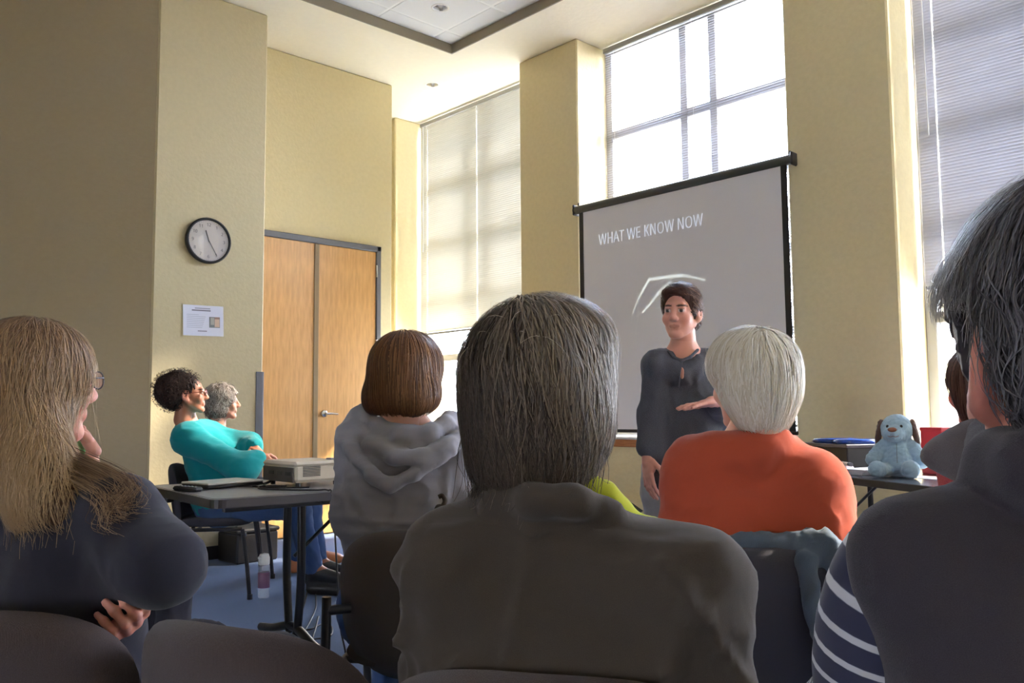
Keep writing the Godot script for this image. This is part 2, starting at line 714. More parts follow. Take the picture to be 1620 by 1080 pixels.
	var wf := MB.new()
	wf.box(Vector3(-6.15, H * 0.5, 6.9), Vector3(8.7, H, 0.2))
	wf.box(Vector3(1.7, H * 0.5, 6.9), Vector3(3.0, H, 0.2))
	wf.box(Vector3(-0.8, 0.45, 6.9), Vector3(2.0, 0.9, 0.2))
	wf.box(Vector3(-0.8, 3.235, 6.9), Vector3(2.0, 2.374, 0.2))
	struct("wall_front", wf.done(), M.wall, "khaki wall behind the audience with one window added for fill light")
	var w5 := Node3D.new()  # unseen rear window, added to fill the room with light
	w5.name = "window_5"
	add_child(w5)
	w5.set_meta("kind", "structure")
	w5.set_meta("label", "unseen window added in the wall behind the audience for fill light")
	w5.set_meta("category", "window")
	for x in [-1.76, -0.8, 0.16]:
		part("mullion", box_mesh(Vector3(0.07, 1.18, 0.08), 0.006, Vector3(x, 1.49, 6.93)), M.frame, w5)
	for y in [0.93, 2.02]:
		part("transom", box_mesh(Vector3(2.0, 0.07, 0.08), 0.006, Vector3(-0.8, y, 6.93)), M.frame, w5)
	for x in [-1.28, -0.32]:
		for y in [1.475]:
			part("pane", box_mesh(Vector3(0.9, 1.06, 0.006), 0.0, Vector3(x, y, 6.93)), M.glass, w5)
	struct("wall_right", span(Vector3(3.0, 0, ZOUT), Vector3(3.2, H, 7.0)), M.wall, "khaki wall to the right of the audience")
	struct("wall_far_left", span(Vector3(-10.5, 0, ZOUT), Vector3(-10.3, H, 7.0)), M.wall, "khaki wall beyond the closet")
	var bb := MB.new()
	bb.box(Vector3(-6.411, 0.05, -2.82), Vector3(0.014, 0.1, 0.9))
	struct("baseboard_left", bb.done(), M.base, "dark vinyl baseboard along the clock wall")
	bb = MB.new()
	bb.box(corner + dir * 2.6 + nrm * 0.006 + Vector3(0, 0.05, 0), Vector3(5.2, 0.1, 0.014), 0.0, Basis(dir, Vector3.UP, dir.cross(Vector3.UP)))
	struct("baseboard_left_angled", bb.done(), M.base, "dark vinyl baseboard along the angled wall")
	var bk := MB.new()
	bk.box(Vector3(-3.65, 0.05, ZP - 0.005), Vector3(13.0, 0.1, 0.016))
	struct("baseboard_back", bk.done(), M.base, "dark vinyl baseboard under the windows")
	# corner guard on the clock wall's edge
	var cg := MB.new()
	cg.box(Vector3(-6.411, 0.77, -3.24), Vector3(0.008, 1.34, 0.062), 0.003)
	cg.box(Vector3(-6.44, 0.77, -3.275), Vector3(0.058, 1.34, 0.008), 0.003)
	struct("trim_1", cg.done(), M.steel_grey, "dark grey corner guard on the edge of the clock wall", "corner guard")


# ---------------------------------------------------------------- windows and blinds
func windows() -> void:
	var list := [[-7.745, -5.729], [-4.985, -2.992], [-2.25, -0.26], [0.485, 2.48]]  # last window is out of view, added to light the room
	var words := ["tall white framed window beside the door, blind lowered to chest height", "tall white framed window behind the screen with sky showing through", "tall white framed window at the right with a clear pane low down", "tall white framed window added beyond the right edge of the view for fill light"]
	var blind_words := ["pale closed blind glowing in the left window", "open white blind in the middle window above the screen", "grey closed blind in the right window, ending above head height", "open white blind in the added window beyond the right edge of the view"]
	var bottoms := [1.96, 0.97, 1.88, 2.6]
	for k in 4:
		var x0: float = list[k][0]
		var x1: float = list[k][1]
		var xm := (x0 + x1) * 0.5
		var bars := [x0 + 0.035, xm - 0.145, xm + 0.145, x1 - 0.035]
		var win := Node3D.new()
		win.name = "window_%d" % (k + 1)
		add_child(win)
		win.set_meta("kind", "structure")
		win.set_meta("label", words[k])
		win.set_meta("category", "window")
		for x in bars:
			part("mullion", box_mesh(Vector3(0.072, 3.54, 0.1), 0.006, Vector3(x, 2.64, ZW - 0.03)), M.frame, win)
		var ys := [0.915, 1.70, 2.32, 2.96, 3.6, H - 0.03]
		for y in ys:
			part("transom", box_mesh(Vector3(x1 - x0, 0.075, 0.09), 0.006, Vector3(xm, y, ZW - 0.03)), M.frame, win)
		for a in 3:
			for b in ys.size() - 1:
				part("pane", span(Vector3(bars[a] + 0.03, ys[b] + 0.03, ZW - 0.05), Vector3(bars[a + 1] - 0.03, ys[b + 1] - 0.03, ZW - 0.044)), M.glass, win)
		blind(x0 + 0.035, x1 - 0.035, H - 0.02, bottoms[k], ZW + 0.075, [M.slat, M.slat_open, M.slat_grey, M.slat_open][k], blind_words[k])
		# wooden sill and apron
		var sill := MB.new()
		sill.box(Vector3(xm, 0.881, (ZP + 0.03 + ZW) * 0.5), Vector3(x1 - x0, 0.024, ZP + 0.03 - ZW), 0.006)
		part("sill", sill.done(), M.white, win)
		part("apron", box_mesh(Vector3(x1 - x0, 0.062, 0.022), 0.005, Vector3(xm, 0.838, ZP - 0.002)), M.oak, win)


func blind(x0: float, x1: float, top: float, bottom: float, z: float, look: Material, label: String) -> void:
	var b := thing("window_blind", label, "blind", Vector3((x0 + x1) * 0.5, bottom, z))
	var opened: bool = look == M.slat_open
	var w := x1 - x0
	var pitch := 0.0215
	var tilt := deg_to_rad(24.0 if opened else -73.0)
	var rows := int((top - 0.05 - bottom - 0.02) / pitch)
	var holes := [-w * 0.5 + 0.12, 0.0, w * 0.5 - 0.12]
	var cuts := [-w * 0.5]
	for h in holes:
		cuts.append(h - 0.0035)
		cuts.append(h + 0.0035)
	cuts.append(w * 0.5)
	var mb := MB.new()
	for r in rows:
		var y := 0.03 + (r + 0.5) * pitch
		var turn := tilt + rng.randf_range(-0.02, 0.02)
		for s in range(0, cuts.size(), 2):
			var ids := []
			for k in 3:
				var t := (k - 1) * 0.0125
				var lift := 0.0016 * (1.0 - absf(k - 1.0))
				var dy := t * sin(turn) + lift * cos(turn)
				var dz := -t * cos(turn) + lift * sin(turn)
				var nn := Vector3(0, cos(turn), sin(turn)) + Vector3(0, sin(turn), -cos(turn)) * (k - 1) * 0.25
				ids.append(mb.vert(Vector3(cuts[s], y + dy, dz), nn.normalized()))
				ids.append(mb.vert(Vector3(cuts[s + 1], y + dy, dz), nn.normalized()))
			mb.quad(ids[0], ids[1], ids[3], ids[2])
			mb.quad(ids[2], ids[3], ids[5], ids[4])
	var sl := part("slats", mb.done(), look, b)
	sl.set_meta("kind", "stuff")
	part("head_rail", box_mesh(Vector3(w, 0.045, 0.04), 0.004, Vector3(0, top - bottom - 0.024, 0)), M.frame, b)
	part("bottom_rail", box_mesh(Vector3(w, 0.022, 0.026), 0.004, Vector3(0, 0.012, 0)), M.steel_grey, b)
	for h in holes:
		part("ladder_cord", tube_mesh([Vector3(h, 0.01, 0.014), Vector3(h, top - bottom - 0.03, 0.014)], 0.0011, 5), M.cord, b)
	if not opened:
		part("tilt_wand", tube_mesh([Vector3(-w * 0.5 + 0.07, top - bottom - 0.05, 0.026), Vector3(-w * 0.5 + 0.075, top - bottom - 1.5, 0.03)], 0.004, 6), M.glass_rod, b)


func tube_mesh(path: Array, r, seg := 8) -> ArrayMesh:
	var mb := MB.new()
	mb.tube(path, r, seg)
	return mb.done()


func curve(pts: Array, steps := 6) -> Array:
	# a smooth line through the points
	var out := []
	for k in pts.size() - 1:
		var p0: Vector3 = pts[maxi(k - 1, 0)]
		var p1: Vector3 = pts[k]
		var p2: Vector3 = pts[k + 1]
		var p3: Vector3 = pts[mini(k + 2, pts.size() - 1)]
		for s in steps:
			out.append(p1.cubic_interpolate(p2, p0, p3, float(s) / steps))
	out.append(pts[pts.size() - 1])
	return out


# ---------------------------------------------------------------- outside
func outside() -> void:
	var g := span(Vector3(-60, -0.75, -80), Vector3(50, -0.65, ZOUT - 0.01))
	struct("ground_outside", g, M.concrete, "pale sunlit paving outside the windows", "ground")
	var spots := [Vector3(-7.6, -0.66, -12.5), Vector3(-4.3, -0.66, -11.0), Vector3(-1.9, -0.66, -13.5)]
	var words := ["bare tree outside, seen at the left of the middle window", "bare tree outside, behind the paired mullions of the middle window", "bare tree outside, behind the right side of the middle window"]
	for k in 3:
		var t := thing("bare_tree", words[k], "tree", spots[k])
		var tr := MB.new()
		tr.tube(curve([Vector3.ZERO, Vector3(0.1, 1.4, 0), Vector3(-0.05, 2.8, 0.1), Vector3(0.05, 4.0, 0)], 4), [0.17, 0.165, 0.16, 0.155, 0.15, 0.145, 0.14, 0.13, 0.12, 0.11, 0.1, 0.09, 0.08], 8)
		part("trunk", tr.done(), M.bark, t)
		var br := MB.new()
		for b in 9:
			limb(br, Vector3(0, 1.8 + b * 0.26, 0), Vector3(cos(b * 2.4), 0.9, sin(b * 2.4)).normalized(), 1.5 - b * 0.06, 0.06, 3)
		part("branches", br.done(), M.bark, t)


func limb(mb: MB, a: Vector3, dir: Vector3, length: float, r: float, depth: int) -> void:
	var mid := a + dir * length * 0.5 + Vector3(rng.randf_range(-0.08, 0.08), 0.05, rng.randf_range(-0.08, 0.08))
	var b := a + dir * length + Vector3(0, 0.12, 0)
	mb.tube([a, mid, b], [r, r * 0.75, r * 0.5], 5, false)
	if depth == 0:
		return
	for k in 3:
		var d := (dir + Vector3(rng.randf_range(-0.7, 0.7), rng.randf_range(-0.1, 0.6), rng.randf_range(-0.7, 0.7))).normalized()
		limb(mb, a.lerp(b, 0.45 + 0.27 * k), d, length * 0.62, r * 0.5, depth - 1)


# ---------------------------------------------------------------- double door
func door() -> void:
	var x := -6.993
	var d := Node3D.new()
	d.name = "door_1"
	add_child(d)
	d.set_meta("kind", "structure")
	d.set_meta("label", "double maple door in a grey steel frame beside the clock wall")
	d.set_meta("category", "door")
	part("frame_head", box_mesh(Vector3(0.05, 0.056, 1.42), 0.006, Vector3(x + 0.012, 2.706, -4.078)), M.steel_grey, d)
	part("frame_jamb", box_mesh(Vector3(0.05, 2.734, 0.052), 0.006, Vector3(x + 0.012, 1.367, -4.76)), M.steel_grey, d)
	part("frame_jamb", box_mesh(Vector3(0.05, 2.734, 0.052), 0.006, Vector3(x + 0.012, 1.367, -3.396)), M.steel_grey, d)
	part("door_leaf", span(Vector3(x - 0.02, 0.012, -4.732), Vector3(x + 0.022, 2.676, -4.082), 0.004), M.door, d)
	part("door_leaf", span(Vector3(x - 0.02, 0.012, -4.074), Vector3(x + 0.022, 2.676, -3.424), 0.004), M.door, d)
	part("astragal", span(Vector3(x + 0.02, 0.02, -4.098), Vector3(x + 0.032, 2.674, -4.05), 0.003), M.astragal, d)
	for y in [2.484, 1.754, 0.98, 0.25]:
		var h := MB.new()
		h.tube([Vector3(x + 0.034, y - 0.06, -4.735), Vector3(x + 0.034, y + 0.06, -4.735)], 0.011, 8)
		h.box(Vector3(x + 0.03, y, -4.75), Vector3(0.012, 0.12, 0.028))
		part("hinge", h.done(), M.chrome, d)
	var lv := MB.new()
	lv.lathe([Vector2(0, 0.03), Vector2(0.026, 0.028), Vector2(0.033, 0.015), Vector2(0.035, 0)], 20, Transform3D(Basis(Vector3(0, 1, 0), Vector3(1, 0, 0), Vector3(0, 0, -1)), Vector3(x + 0.022, 1.1, -4.165)))
	lv.tube([Vector3(x + 0.03, 1.1, -4.165), Vector3(x + 0.075, 1.1, -4.165)], 0.011, 10)
	lv.tube(curve([Vector3(x + 0.075, 1.1, -4.158), Vector3(x + 0.078, 1.1, -4.21), Vector3(x + 0.072, 1.095, -4.285)], 4), [0.012, 0.012, 0.0115, 0.011, 0.011, 0.0105, 0.01, 0.01, 0.009], 10)
	part("lever_handle", lv.done(), M.chrome, d)


# ---------------------------------------------------------------- projection screen
func text_mesh(s: String, size: float, fontname := "Droid Sans", depth := 0.002) -> TextMesh:
	var t := TextMesh.new()
	var f := SystemFont.new()
	f.font_names = PackedStringArray([fontname])
	t.font = f
	t.text = s
	t.font_size = 64
	t.pixel_size = size / 64.0
	t.depth = depth
	t.curve_step = 3.0
	return t


func dab(im: Image, a: Vector2, b: Vector2, r0: float, r1: float, strength: float) -> void:
	var steps := int((b - a).length() / 1.5) + 1
	for s in steps + 1:
		var t := float(s) / steps
		var p := a.lerp(b, t)
		var r := lerpf(r0, r1, t)
		for y in range(int(p.y - r * 2), int(p.y + r * 2) + 1):
			for x in range(int(p.x - r * 2), int(p.x + r * 2) + 1):
				if x < 0 or y < 0 or x >= im.get_width() or y >= im.get_height():
					continue
				var g := strength * exp(-(Vector2(x, y) - p).length_squared() / (r * r))
				var o := im.get_pixel(x, y)
				if g > o.r:
					im.set_pixel(x, y, Color(g * 0.95, g, g * 0.98))


func screen() -> void:
	var sc := thing("projection_screen", "white pull-down projection screen with black borders hung before the middle window", "screen", Vector3(-3.937, 0.94, -5.44))
	var w := 1.955
	var h := 1.88
	# the slide that the projector throws: a pale drawn hand with pointing fingers
	var im := Image.create(512, 460, false, Image.FORMAT_RGB8)
	im.fill(Color(0.20, 0.19, 0.20))
	var s := 512.0 / w
	var px := func(x: float, y: float) -> Vector2: return Vector2((x + 4.915) * s, (2.82 - y) * s)
	var lines := [
		[-3.66, 2.13, -3.86, 2.185, 3.5, 5.0, 0.8], [-3.86, 2.185, -4.18, 2.19, 5.0, 4.5, 0.95], [-4.18, 2.19, -4.29, 2.06, 4.5, 3.2, 1.0], [-4.29, 2.06, -4.36, 1.94, 3.2, 2.6, 0.8],
		[-4.36, 1.94, -4.37, 1.88, 2.6, 2.0, 0.5], [-3.98, 2.14, -4.08, 2.09, 8.0, 6.0, 0.75], [-4.08, 2.09, -4.17, 2.01, 5.0, 3.4, 0.9], [-4.17, 2.01, -4.25, 1.95, 3.4, 3.0, 1.0],
		[-4.29, 1.96, -4.33, 1.79, 2.2, 1.8, 0.6], [-3.90, 2.10, -3.84, 2.02, 10.0, 9.0, 0.55], [-3.95, 1.99, -4.12, 1.965, 3.2, 2.4, 0.7],
	]
	for l in lines:
		dab(im, px.call(l[0], l[1]), px.call(l[2], l[3]), l[4], l[5], l[6])
	var sm := plain(Color8(216, 212, 214), 0.85)
	sm.emission_enabled = true
	sm.emission_texture = ImageTexture.create_from_image(im)
	sm.emission_operator = BaseMaterial3D.EMISSION_OP_MULTIPLY
	sm.emission = Color(1, 1, 1)
	sm.emission_energy_multiplier = 0.095
	M.screen_cloth = sm
	var mb := MB.new()
	var a := mb.vert(Vector3(-w / 2, h, 0.004), Vector3.BACK, Vector2(0, 0))
	var b := mb.vert(Vector3(w / 2, h, 0.004), Vector3.BACK, Vector2(1, 0))
	var c := mb.vert(Vector3(w / 2, 0, 0.004), Vector3.BACK, Vector2(1, 1))
	var d := mb.vert(Vector3(-w / 2, 0, 0.004), Vector3.BACK, Vector2(0, 1))
	mb.quad(a, b, c, d)
	part("screen_surface", mb.done(), sm, sc)
	part("backing", box_mesh(Vector3(w, h, 0.004), 0.0, Vector3(0, h / 2, 0.0005)), M.black, sc)
	for sx in [-1.0, 1.0]:
		part("side_border", box_mesh(Vector3(0.045, h, 0.003), 0.0, Vector3(sx * (w / 2 - 0.022), h / 2, 0.0062)), M.black, sc)
	var bar := MB.new()
	bar.tube([Vector3(-w / 2 - 0.012, 0.0, 0.002), Vector3(w / 2 + 0.012, 0.0, 0.002)], 0.014, 10)
	part("bottom_bar", bar.done(), M.black_metal, sc)
	var cs := MB.new()
	cs.tube([Vector3(-w / 2 - 0.06, h + 0.022, -0.006), Vector3(w / 2 + 0.045, h + 0.022, -0.006)], 0.036, 16)
	part("case", cs.done(), M.case, sc)
	for sx in [-1.0, 1.0]:
		var cap := MB.new()
		cap.box(Vector3(sx * (w / 2 + 0.05), h + 0.022, -0.006), Vector3(0.02, 0.094, 0.08), 0.008)
		cap.tube([Vector3(sx * (w / 2 + 0.02), h + 0.06, -0.01), Vector3(sx * (w / 2 + 0.02), h + 0.085, -0.012)], 0.008, 8)
		part("end_cap", cap.done(), M.black_metal, sc)
	for sx in [-1.0, 1.0]:
		part("wall_bracket", tube_mesh([Vector3(sx * (w / 2 - 0.02), h + 0.05, -0.02), Vector3(sx * (w / 2 - 0.02), h + 0.05, -0.066)], 0.006, 6), M.black_metal, sc)
	var tm := plain(Color8(226, 228, 238), 0.8)
	tm.emission_enabled = true
	tm.emission = Color(0.9, 0.94, 1.0)
	tm.emission_energy_multiplier = 0.05
	var t := part("slide_title", text_mesh("WHAT WE KNOW NOW", 0.128, "Droid Sans", 0.0015), tm, sc, Transform3D(Basis().scaled(Vector3(0.80, 1.0, 1.0)), Vector3(-0.243, 1.60, 0.0062)))
	t.set_meta("label", "pale projected words WHAT WE KNOW NOW")


# ---------------------------------------------------------------- clock and notice
func wall_things() -> void:
	var face_out := Basis(Vector3(0, 0, -1), Vector3(0, 1, 0), Vector3(1, 0, 0))
	var k := thing("wall_clock", "round black-rimmed clock with a white dial on the khaki wall", "clock", Vector3(-6.416, 2.444, -2.786), PI / 2)
	var turn := Transform3D(Basis(Vector3.RIGHT, PI / 2), Vector3.ZERO)
	var rim := MB.new()
	rim.lathe([Vector2(0.165, 0.0), Vector2(0.178, 0.006), Vector2(0.18, 0.03), Vector2(0.176, 0.043), Vector2(0.168, 0.046), Vector2(0.161, 0.042), Vector2(0.16, 0.026)], 48, turn)
	part("rim", rim.done(), M.black, k)
	var dial := MB.new()
	dial.lathe([Vector2(0.162, 0.02), Vector2(0.162, 0.027), Vector2(0.0, 0.0271)], 48, turn)
	part("dial", dial.done(), plain(Color8(196, 186, 180), 0.6), k)
	for n in range(1, 13):
		var a := TAU * n / 12.0
		part("numeral", text_mesh(str(n), 0.034, "Droid Sans", 0.0012), M.ink, k, Transform3D(Basis(), Vector3(sin(a) * 0.125, cos(a) * 0.125, 0.0285)))
	var ticks := MB.new()
	for n in 60:
		var a := TAU * n / 60.0
		ticks.box(Vector3(sin(a) * 0.152, cos(a) * 0.152, 0.0282), Vector3(0.0016, 0.009 if n % 5 == 0 else 0.005, 0.001), 0.0, Basis(Vector3.FORWARD, a))
	part("minute_marks", ticks.done(), M.ink, k).set_meta("kind", "stuff")
	var hh := TAU * (11.0 + 25.0 / 60.0) / 12.0
	var mm := TAU * 25.0 / 60.0
	part("hour_hand", box_mesh(Vector3(0.008, 0.095, 0.002), 0.0008, Vector3(0, 0.035, 0)), M.ink, k, Transform3D(Basis(Vector3.FORWARD, hh), Vector3(0, 0, 0.031)))
	part("minute_hand", box_mesh(Vector3(0.0065, 0.15, 0.002), 0.0008, Vector3(0, 0.058, 0)), M.ink, k, Transform3D(Basis(Vector3.FORWARD, mm), Vector3(0, 0, 0.034)))
	var gl := MB.new()
	gl.lathe([Vector2(0.161, 0.04), Vector2(0.12, 0.0425), Vector2(0.06, 0.0437), Vector2(0.0, 0.044)], 40, turn)
	part("glass", gl.done(), M.glass, k)

	# the laminated notice
	var im := Image.create(220, 170, false, Image.FORMAT_RGB8)
	im.fill(Color8(216, 216, 232))
	var grey := Color8(150, 150, 166)
	im.fill_rect(Rect2i(64, 14, 84, 6), grey)
	im.fill_rect(Rect2i(48, 25, 102, 7), Color8(120, 116, 132))
	for r in 8:
		im.fill_rect(Rect2i(20, 52 + r * 10, 66 + (r * 37) % 40, 3), Color8(176, 178, 194))
	im.fill_rect(Rect2i(142, 62, 58, 60), Color8(112, 116, 118))
	im.fill_rect(Rect2i(150, 66, 20, 40), Color8(168, 164, 156))
	im.fill_rect(Rect2i(172, 68, 26, 50), Color8(206, 176, 156))
	im.fill_rect(Rect2i(172, 62, 26, 12), Color8(150, 122, 112))
	im.fill_rect(Rect2i(80, 140, 50, 6), Color8(140, 134, 152))
	var pm := plain(Color.WHITE, 0.25)
	pm.albedo_texture = ImageTexture.create_from_image(im)
	var pap := MB.new()
	var ids := []
	for y in 3:
		for x in 5:
			var u := x / 4.0
			var v := y / 2.0
			ids.append(pap.vert(Vector3((u - 0.5) * 0.32, (0.5 - v) * 0.236, 0.003 + 0.006 * pow(absf(u - 0.5) * 2.0, 3.0) * (0.4 + v)), Vector3(-0.06 * (u - 0.5), 0, 1).normalized(), Vector2(u, v)))
	for y in 2:
		for x in 4:
			pap.quad(ids[y * 5 + x], ids[y * 5 + x + 1], ids[y * 5 + x + 6], ids[y * 5 + x + 5])
	var nt := solo("notice", pap.done(), pm, "laminated white notice with a small photo taped below the clock", "notice", Transform3D(face_out.rotated(Vector3.RIGHT, 0.02), Vector3(-6.417, 1.821, -2.768)))
	nt.name = "wall_notice"


# ---------------------------------------------------------------- recessed ceiling lights (switched off)
func ceiling_lights() -> void:
	var spots := [Vector3(-6.71, H, -5.229), Vector3(-5.485, H + 0.085, -4.36)]
	var words := ["small recessed ceiling light in the cream soffit near the left window", "recessed ceiling light in a white tile of the coffer"]
	for k in 2:
		var o := thing("recessed_light", words[k], "ceiling light", spots[k], 0.0, "recessed ceiling lights")
		var ring := MB.new()
		ring.lathe([Vector2(0.058, 0.0), Vector2(0.06, -0.005), Vector2(0.068, -0.006), Vector2(0.076, -0.004), Vector2(0.078, 0.0)], 32)
		part("trim_ring", ring.done(), M.white, o)
		var cone := MB.new()
		cone.lathe([Vector2(0.058, 0.0), Vector2(0.054, 0.03), Vector2(0.047, 0.06), Vector2(0.036, 0.08), Vector2(0.0, 0.086)], 32)
		part("reflector", cone.done(), M.chrome, o)
		var bulb := MB.new()
		bulb.ball(Vector3(0.0, 0.06, 0.0), Vector3(0.026, 0.03, 0.026), 14)
		part("bulb", bulb.done(), M.white, o)


func more_materials() -> void:
	M.glass_rod = plain(Color8(226, 228, 230), 0.15)
	M.astragal = plain(Color8(140, 118, 84), 0.5)
	M.case = plain(Color8(74, 76, 74), 0.35, 0.3)
	M.ink = plain(Color8(44, 40, 44), 0.6)
	M.chair_near = cloth(Color8(76, 62, 60), 0.25, 30.0, 0.8, 0.35, 71)
	M.chair_brown = cloth(Color8(84, 74, 68), 0.08, 20.0, 0.3, 0.15, 72)
	M.chair_dark = cloth(Color8(62, 60, 68), 0.1, 24.0, 0.4, 0.2, 73)
	M.jacket_grey = cloth(Color8(86, 98, 112), 0.12, 20.0, 0.4, 0.3, 74)
	M.table_top = grained(Color8(122, 122, 124), 0.05, 0.3, Vector3(6, 6, 6), 0.33, 0.0, 75)
	M.table_edge = plain(Color8(50, 44, 44), 0.5)
	M.table_dark = plain(Color8(62, 62, 70), 0.25)
	M.black_gloss = plain(Color8(30, 28, 29), 0.28, 0.2)
	M.silver = plain(Color8(196, 192, 184), 0.35, 0.5)
	M.projector_side = plain(Color8(70, 66, 66), 0.5)
	M.projector_top = plain(Color8(196, 184, 166), 0.45)
	M.red = plain(Color8(190, 34, 46), 0.4)
	M.red_gold = plain(Color8(196, 84, 54), 0.4)
	M.crate_rim = plain(Color8(82, 78, 88), 0.4)
	M.blue_gloss = plain(Color8(44, 78, 166), 0.12)
	M.paper = plain(Color8(232, 232, 238), 0.8)
	M.paper_pink = plain(Color8(226, 206, 206), 0.5)
	M.cream = plain(Color8(232, 212, 186), 0.4)
	M.plush_blue = cloth(Color8(164, 194, 216), 0.08, 40.0, 0.9, 0.6, 76)
	M.plush_brown = cloth(Color8(104, 80, 72), 0.1, 40.0, 0.9, 0.5, 77)
	M.plush_nose = cloth(Color8(140, 92, 76), 0.1, 40.0, 0.5, 0.3, 78)
	M.bottle = plain(Color(0.93, 0.96, 1.0, 0.25), 0.05)
	M.bottle.transparency = BaseMaterial3D.TRANSPARENCY_ALPHA
	M.purple = plain(Color8(120, 84, 112), 0.5)
	M.bag_black = cloth(Color8(40, 38, 44), 0.1, 20.0, 0.4, 0.15, 79)
	M.blue_cloth = cloth(Color8(64, 104, 176), 0.1, 20.0, 0.4, 0.15, 80)
	# people
	M.skin = plain(Color.WHITE, 0.5)
	M.skin.vertex_color_use_as_albedo = true
	M.skin.subsurf_scatter_enabled = true
	M.skin.subsurf_scatter_strength = 0.12
	M.hair = plain(Color.WHITE, 0.42)
	M.hair.vertex_color_use_as_albedo = true
	M.hair.backlight_enabled = true
	M.hair.backlight = Color(0.35, 0.35, 0.35)
	M.hair.metallic_specular = 0.3
	M.dark_cloth = cloth(Color8(52, 50, 58), 0.1, 24.0, 0.3, 0.15, 81)
	M.denim = cloth(Color8(58, 80, 124), 0.16, 30.0, 0.5, 0.2, 82)
	M.navy = cloth(Color8(43, 41, 50), 0.1, 30.0, 0.35, 0.3, 83)
	M.teal = cloth(Color8(19, 126, 134), 0.07, 30.0, 0.3, 0.3, 84)
	M.hoodie = cloth(Color8(156, 153, 160), 0.1, 26.0, 0.4, 0.35, 85)
	M.olive = cloth(Color8(70, 61, 53), 0.1, 28.0, 0.45, 0.25, 86)
	M.lime = cloth(Color8(176, 178, 44), 0.08, 30.0, 0.3, 0.3, 87)
	M.orange = cloth(Color8(172, 73, 50), 0.06, 34.0, 0.3, 0.35, 88)
	M.fleece = cloth(Color8(58, 52, 58), 0.1, 34.0, 0.6, 0.3, 89)
	M.tunic = cloth(Color8(86, 88, 98), 0.3, 9.0, 0.3, 0.2, 90)
	M.rose = cloth(Color8(196, 96, 104), 0.25, 9.0, 0.3, 0.2, 91)
	M.green = cloth(Color8(112, 164, 96), 0.08, 20.0, 0.3, 0.2, 92)
	M.pale_trousers = cloth(Color8(178, 176, 178), 0.08, 20.0, 0.3, 0.2, 93)
	M.brown_shoe = plain(Color8(176, 106, 62), 0.5)
	M.spec_red = plain(Color8(120, 34, 32), 0.3)
	M.seam = plain(Color8(96, 88, 78), 0.9)
	M.fleece_light = cloth(Color8(96, 88, 90), 0.1, 34.0, 0.6, 0.3, 94)
	M.skin_flat = plain(Color8(196, 134, 112), 0.6)
	M.hair_fine = plain(Color8(198, 184, 166), 0.4)
	M.hair_blonde = plain(Color8(196, 164, 124), 0.4)
	var st := Image.create(64, 256, false, Image.FORMAT_RGB8)
	st.fill(Color8(44, 44, 66))
	for x in 64:
		for k in 8:
			st.fill_rect(Rect2i(x, k * 32 + 4, 1, 8), Color8(186, 184, 188))
	M.stripes = plain(Color.WHITE, 0.9)
	M.stripes.albedo_texture = ImageTexture.create_from_image(st)
	M.stripes.uv1_scale = Vector3(1, 6.6, 1)
	M.stripes.rim_enabled = true
	M.stripes.rim = 0.3


# ---------------------------------------------------------------- chairs
func make_chair(label: String, at: Vector3, turn: float, fabric: Material, group: String, seat_mat: Material = null) -> Node3D:
	# the sitter looks along -z; the origin is on the floor under the seat
	var t := thing("stacking_chair", label, "chair", at, turn, group)
	var back := MB.new()
	back.pad(0.47, 0.40, 3.0, 0.05, -0.055, Transform3D(Basis(Vector3.RIGHT, 0.14), Vector3(0, 0.60, 0.235)), 9, 48, 0.04)
	part("backrest", back.done(), fabric, t)
	var seat := MB.new()
	seat.pad(0.48, 0.46, 4.0, 0.06, 0.012, Transform3D(Basis(Vector3.RIGHT, -PI / 2), Vector3(0, 0.445, -0.01)), 7, 44)
	part("seat", seat.done(), seat_mat if seat_mat else fabric, t)
	for s in [-1.0, 1.0]:
		part("rear_leg", tube_mesh(curve([Vector3(s * 0.262, 0.0, 0.33), Vector3(s * 0.26, 0.25, 0.275), Vector3(s * 0.258, 0.46, 0.25), Vector3(s * 0.256, 0.625, 0.245)], 4), 0.0125, 10), M.black_metal, t)
		part("front_leg", tube_mesh(curve([Vector3(s * 0.255, 0.0, -0.25), Vector3(s * 0.252, 0.25, -0.225), Vector3(s * 0.25, 0.415, -0.2)], 4), 0.0125, 10), M.black_metal, t)
		var rail := MB.new()
		rail.tube([Vector3(s * 0.25, 0.415, -0.2), Vector3(s * 0.257, 0.415, 0.255)], 0.011, 8)
		part("seat_rail", rail.done(), M.black_metal, t)
		part("back_bracket", tube_mesh([Vector3(s * 0.257, 0.59, 0.246), Vector3(s * 0.2, 0.59, 0.218)], 0.013, 8), M.black_metal, t)
		for z in [0.06, -0.15]:
			part("seat_bracket", tube_mesh([Vector3(s * 0.252, 0.415, z), Vector3(s * 0.16, 0.415, z)], 0.011, 8), M.black_metal, t)
		for z in [0.33, -0.25]:
			part("foot_glide", tube_mesh([Vector3(s * 0.262 if z > 0 else s * 0.255, 0.0, z), Vector3(s * 0.262 if z > 0 else s * 0.255, 0.03, z)], 0.016, 8), M.black, t)
	return t


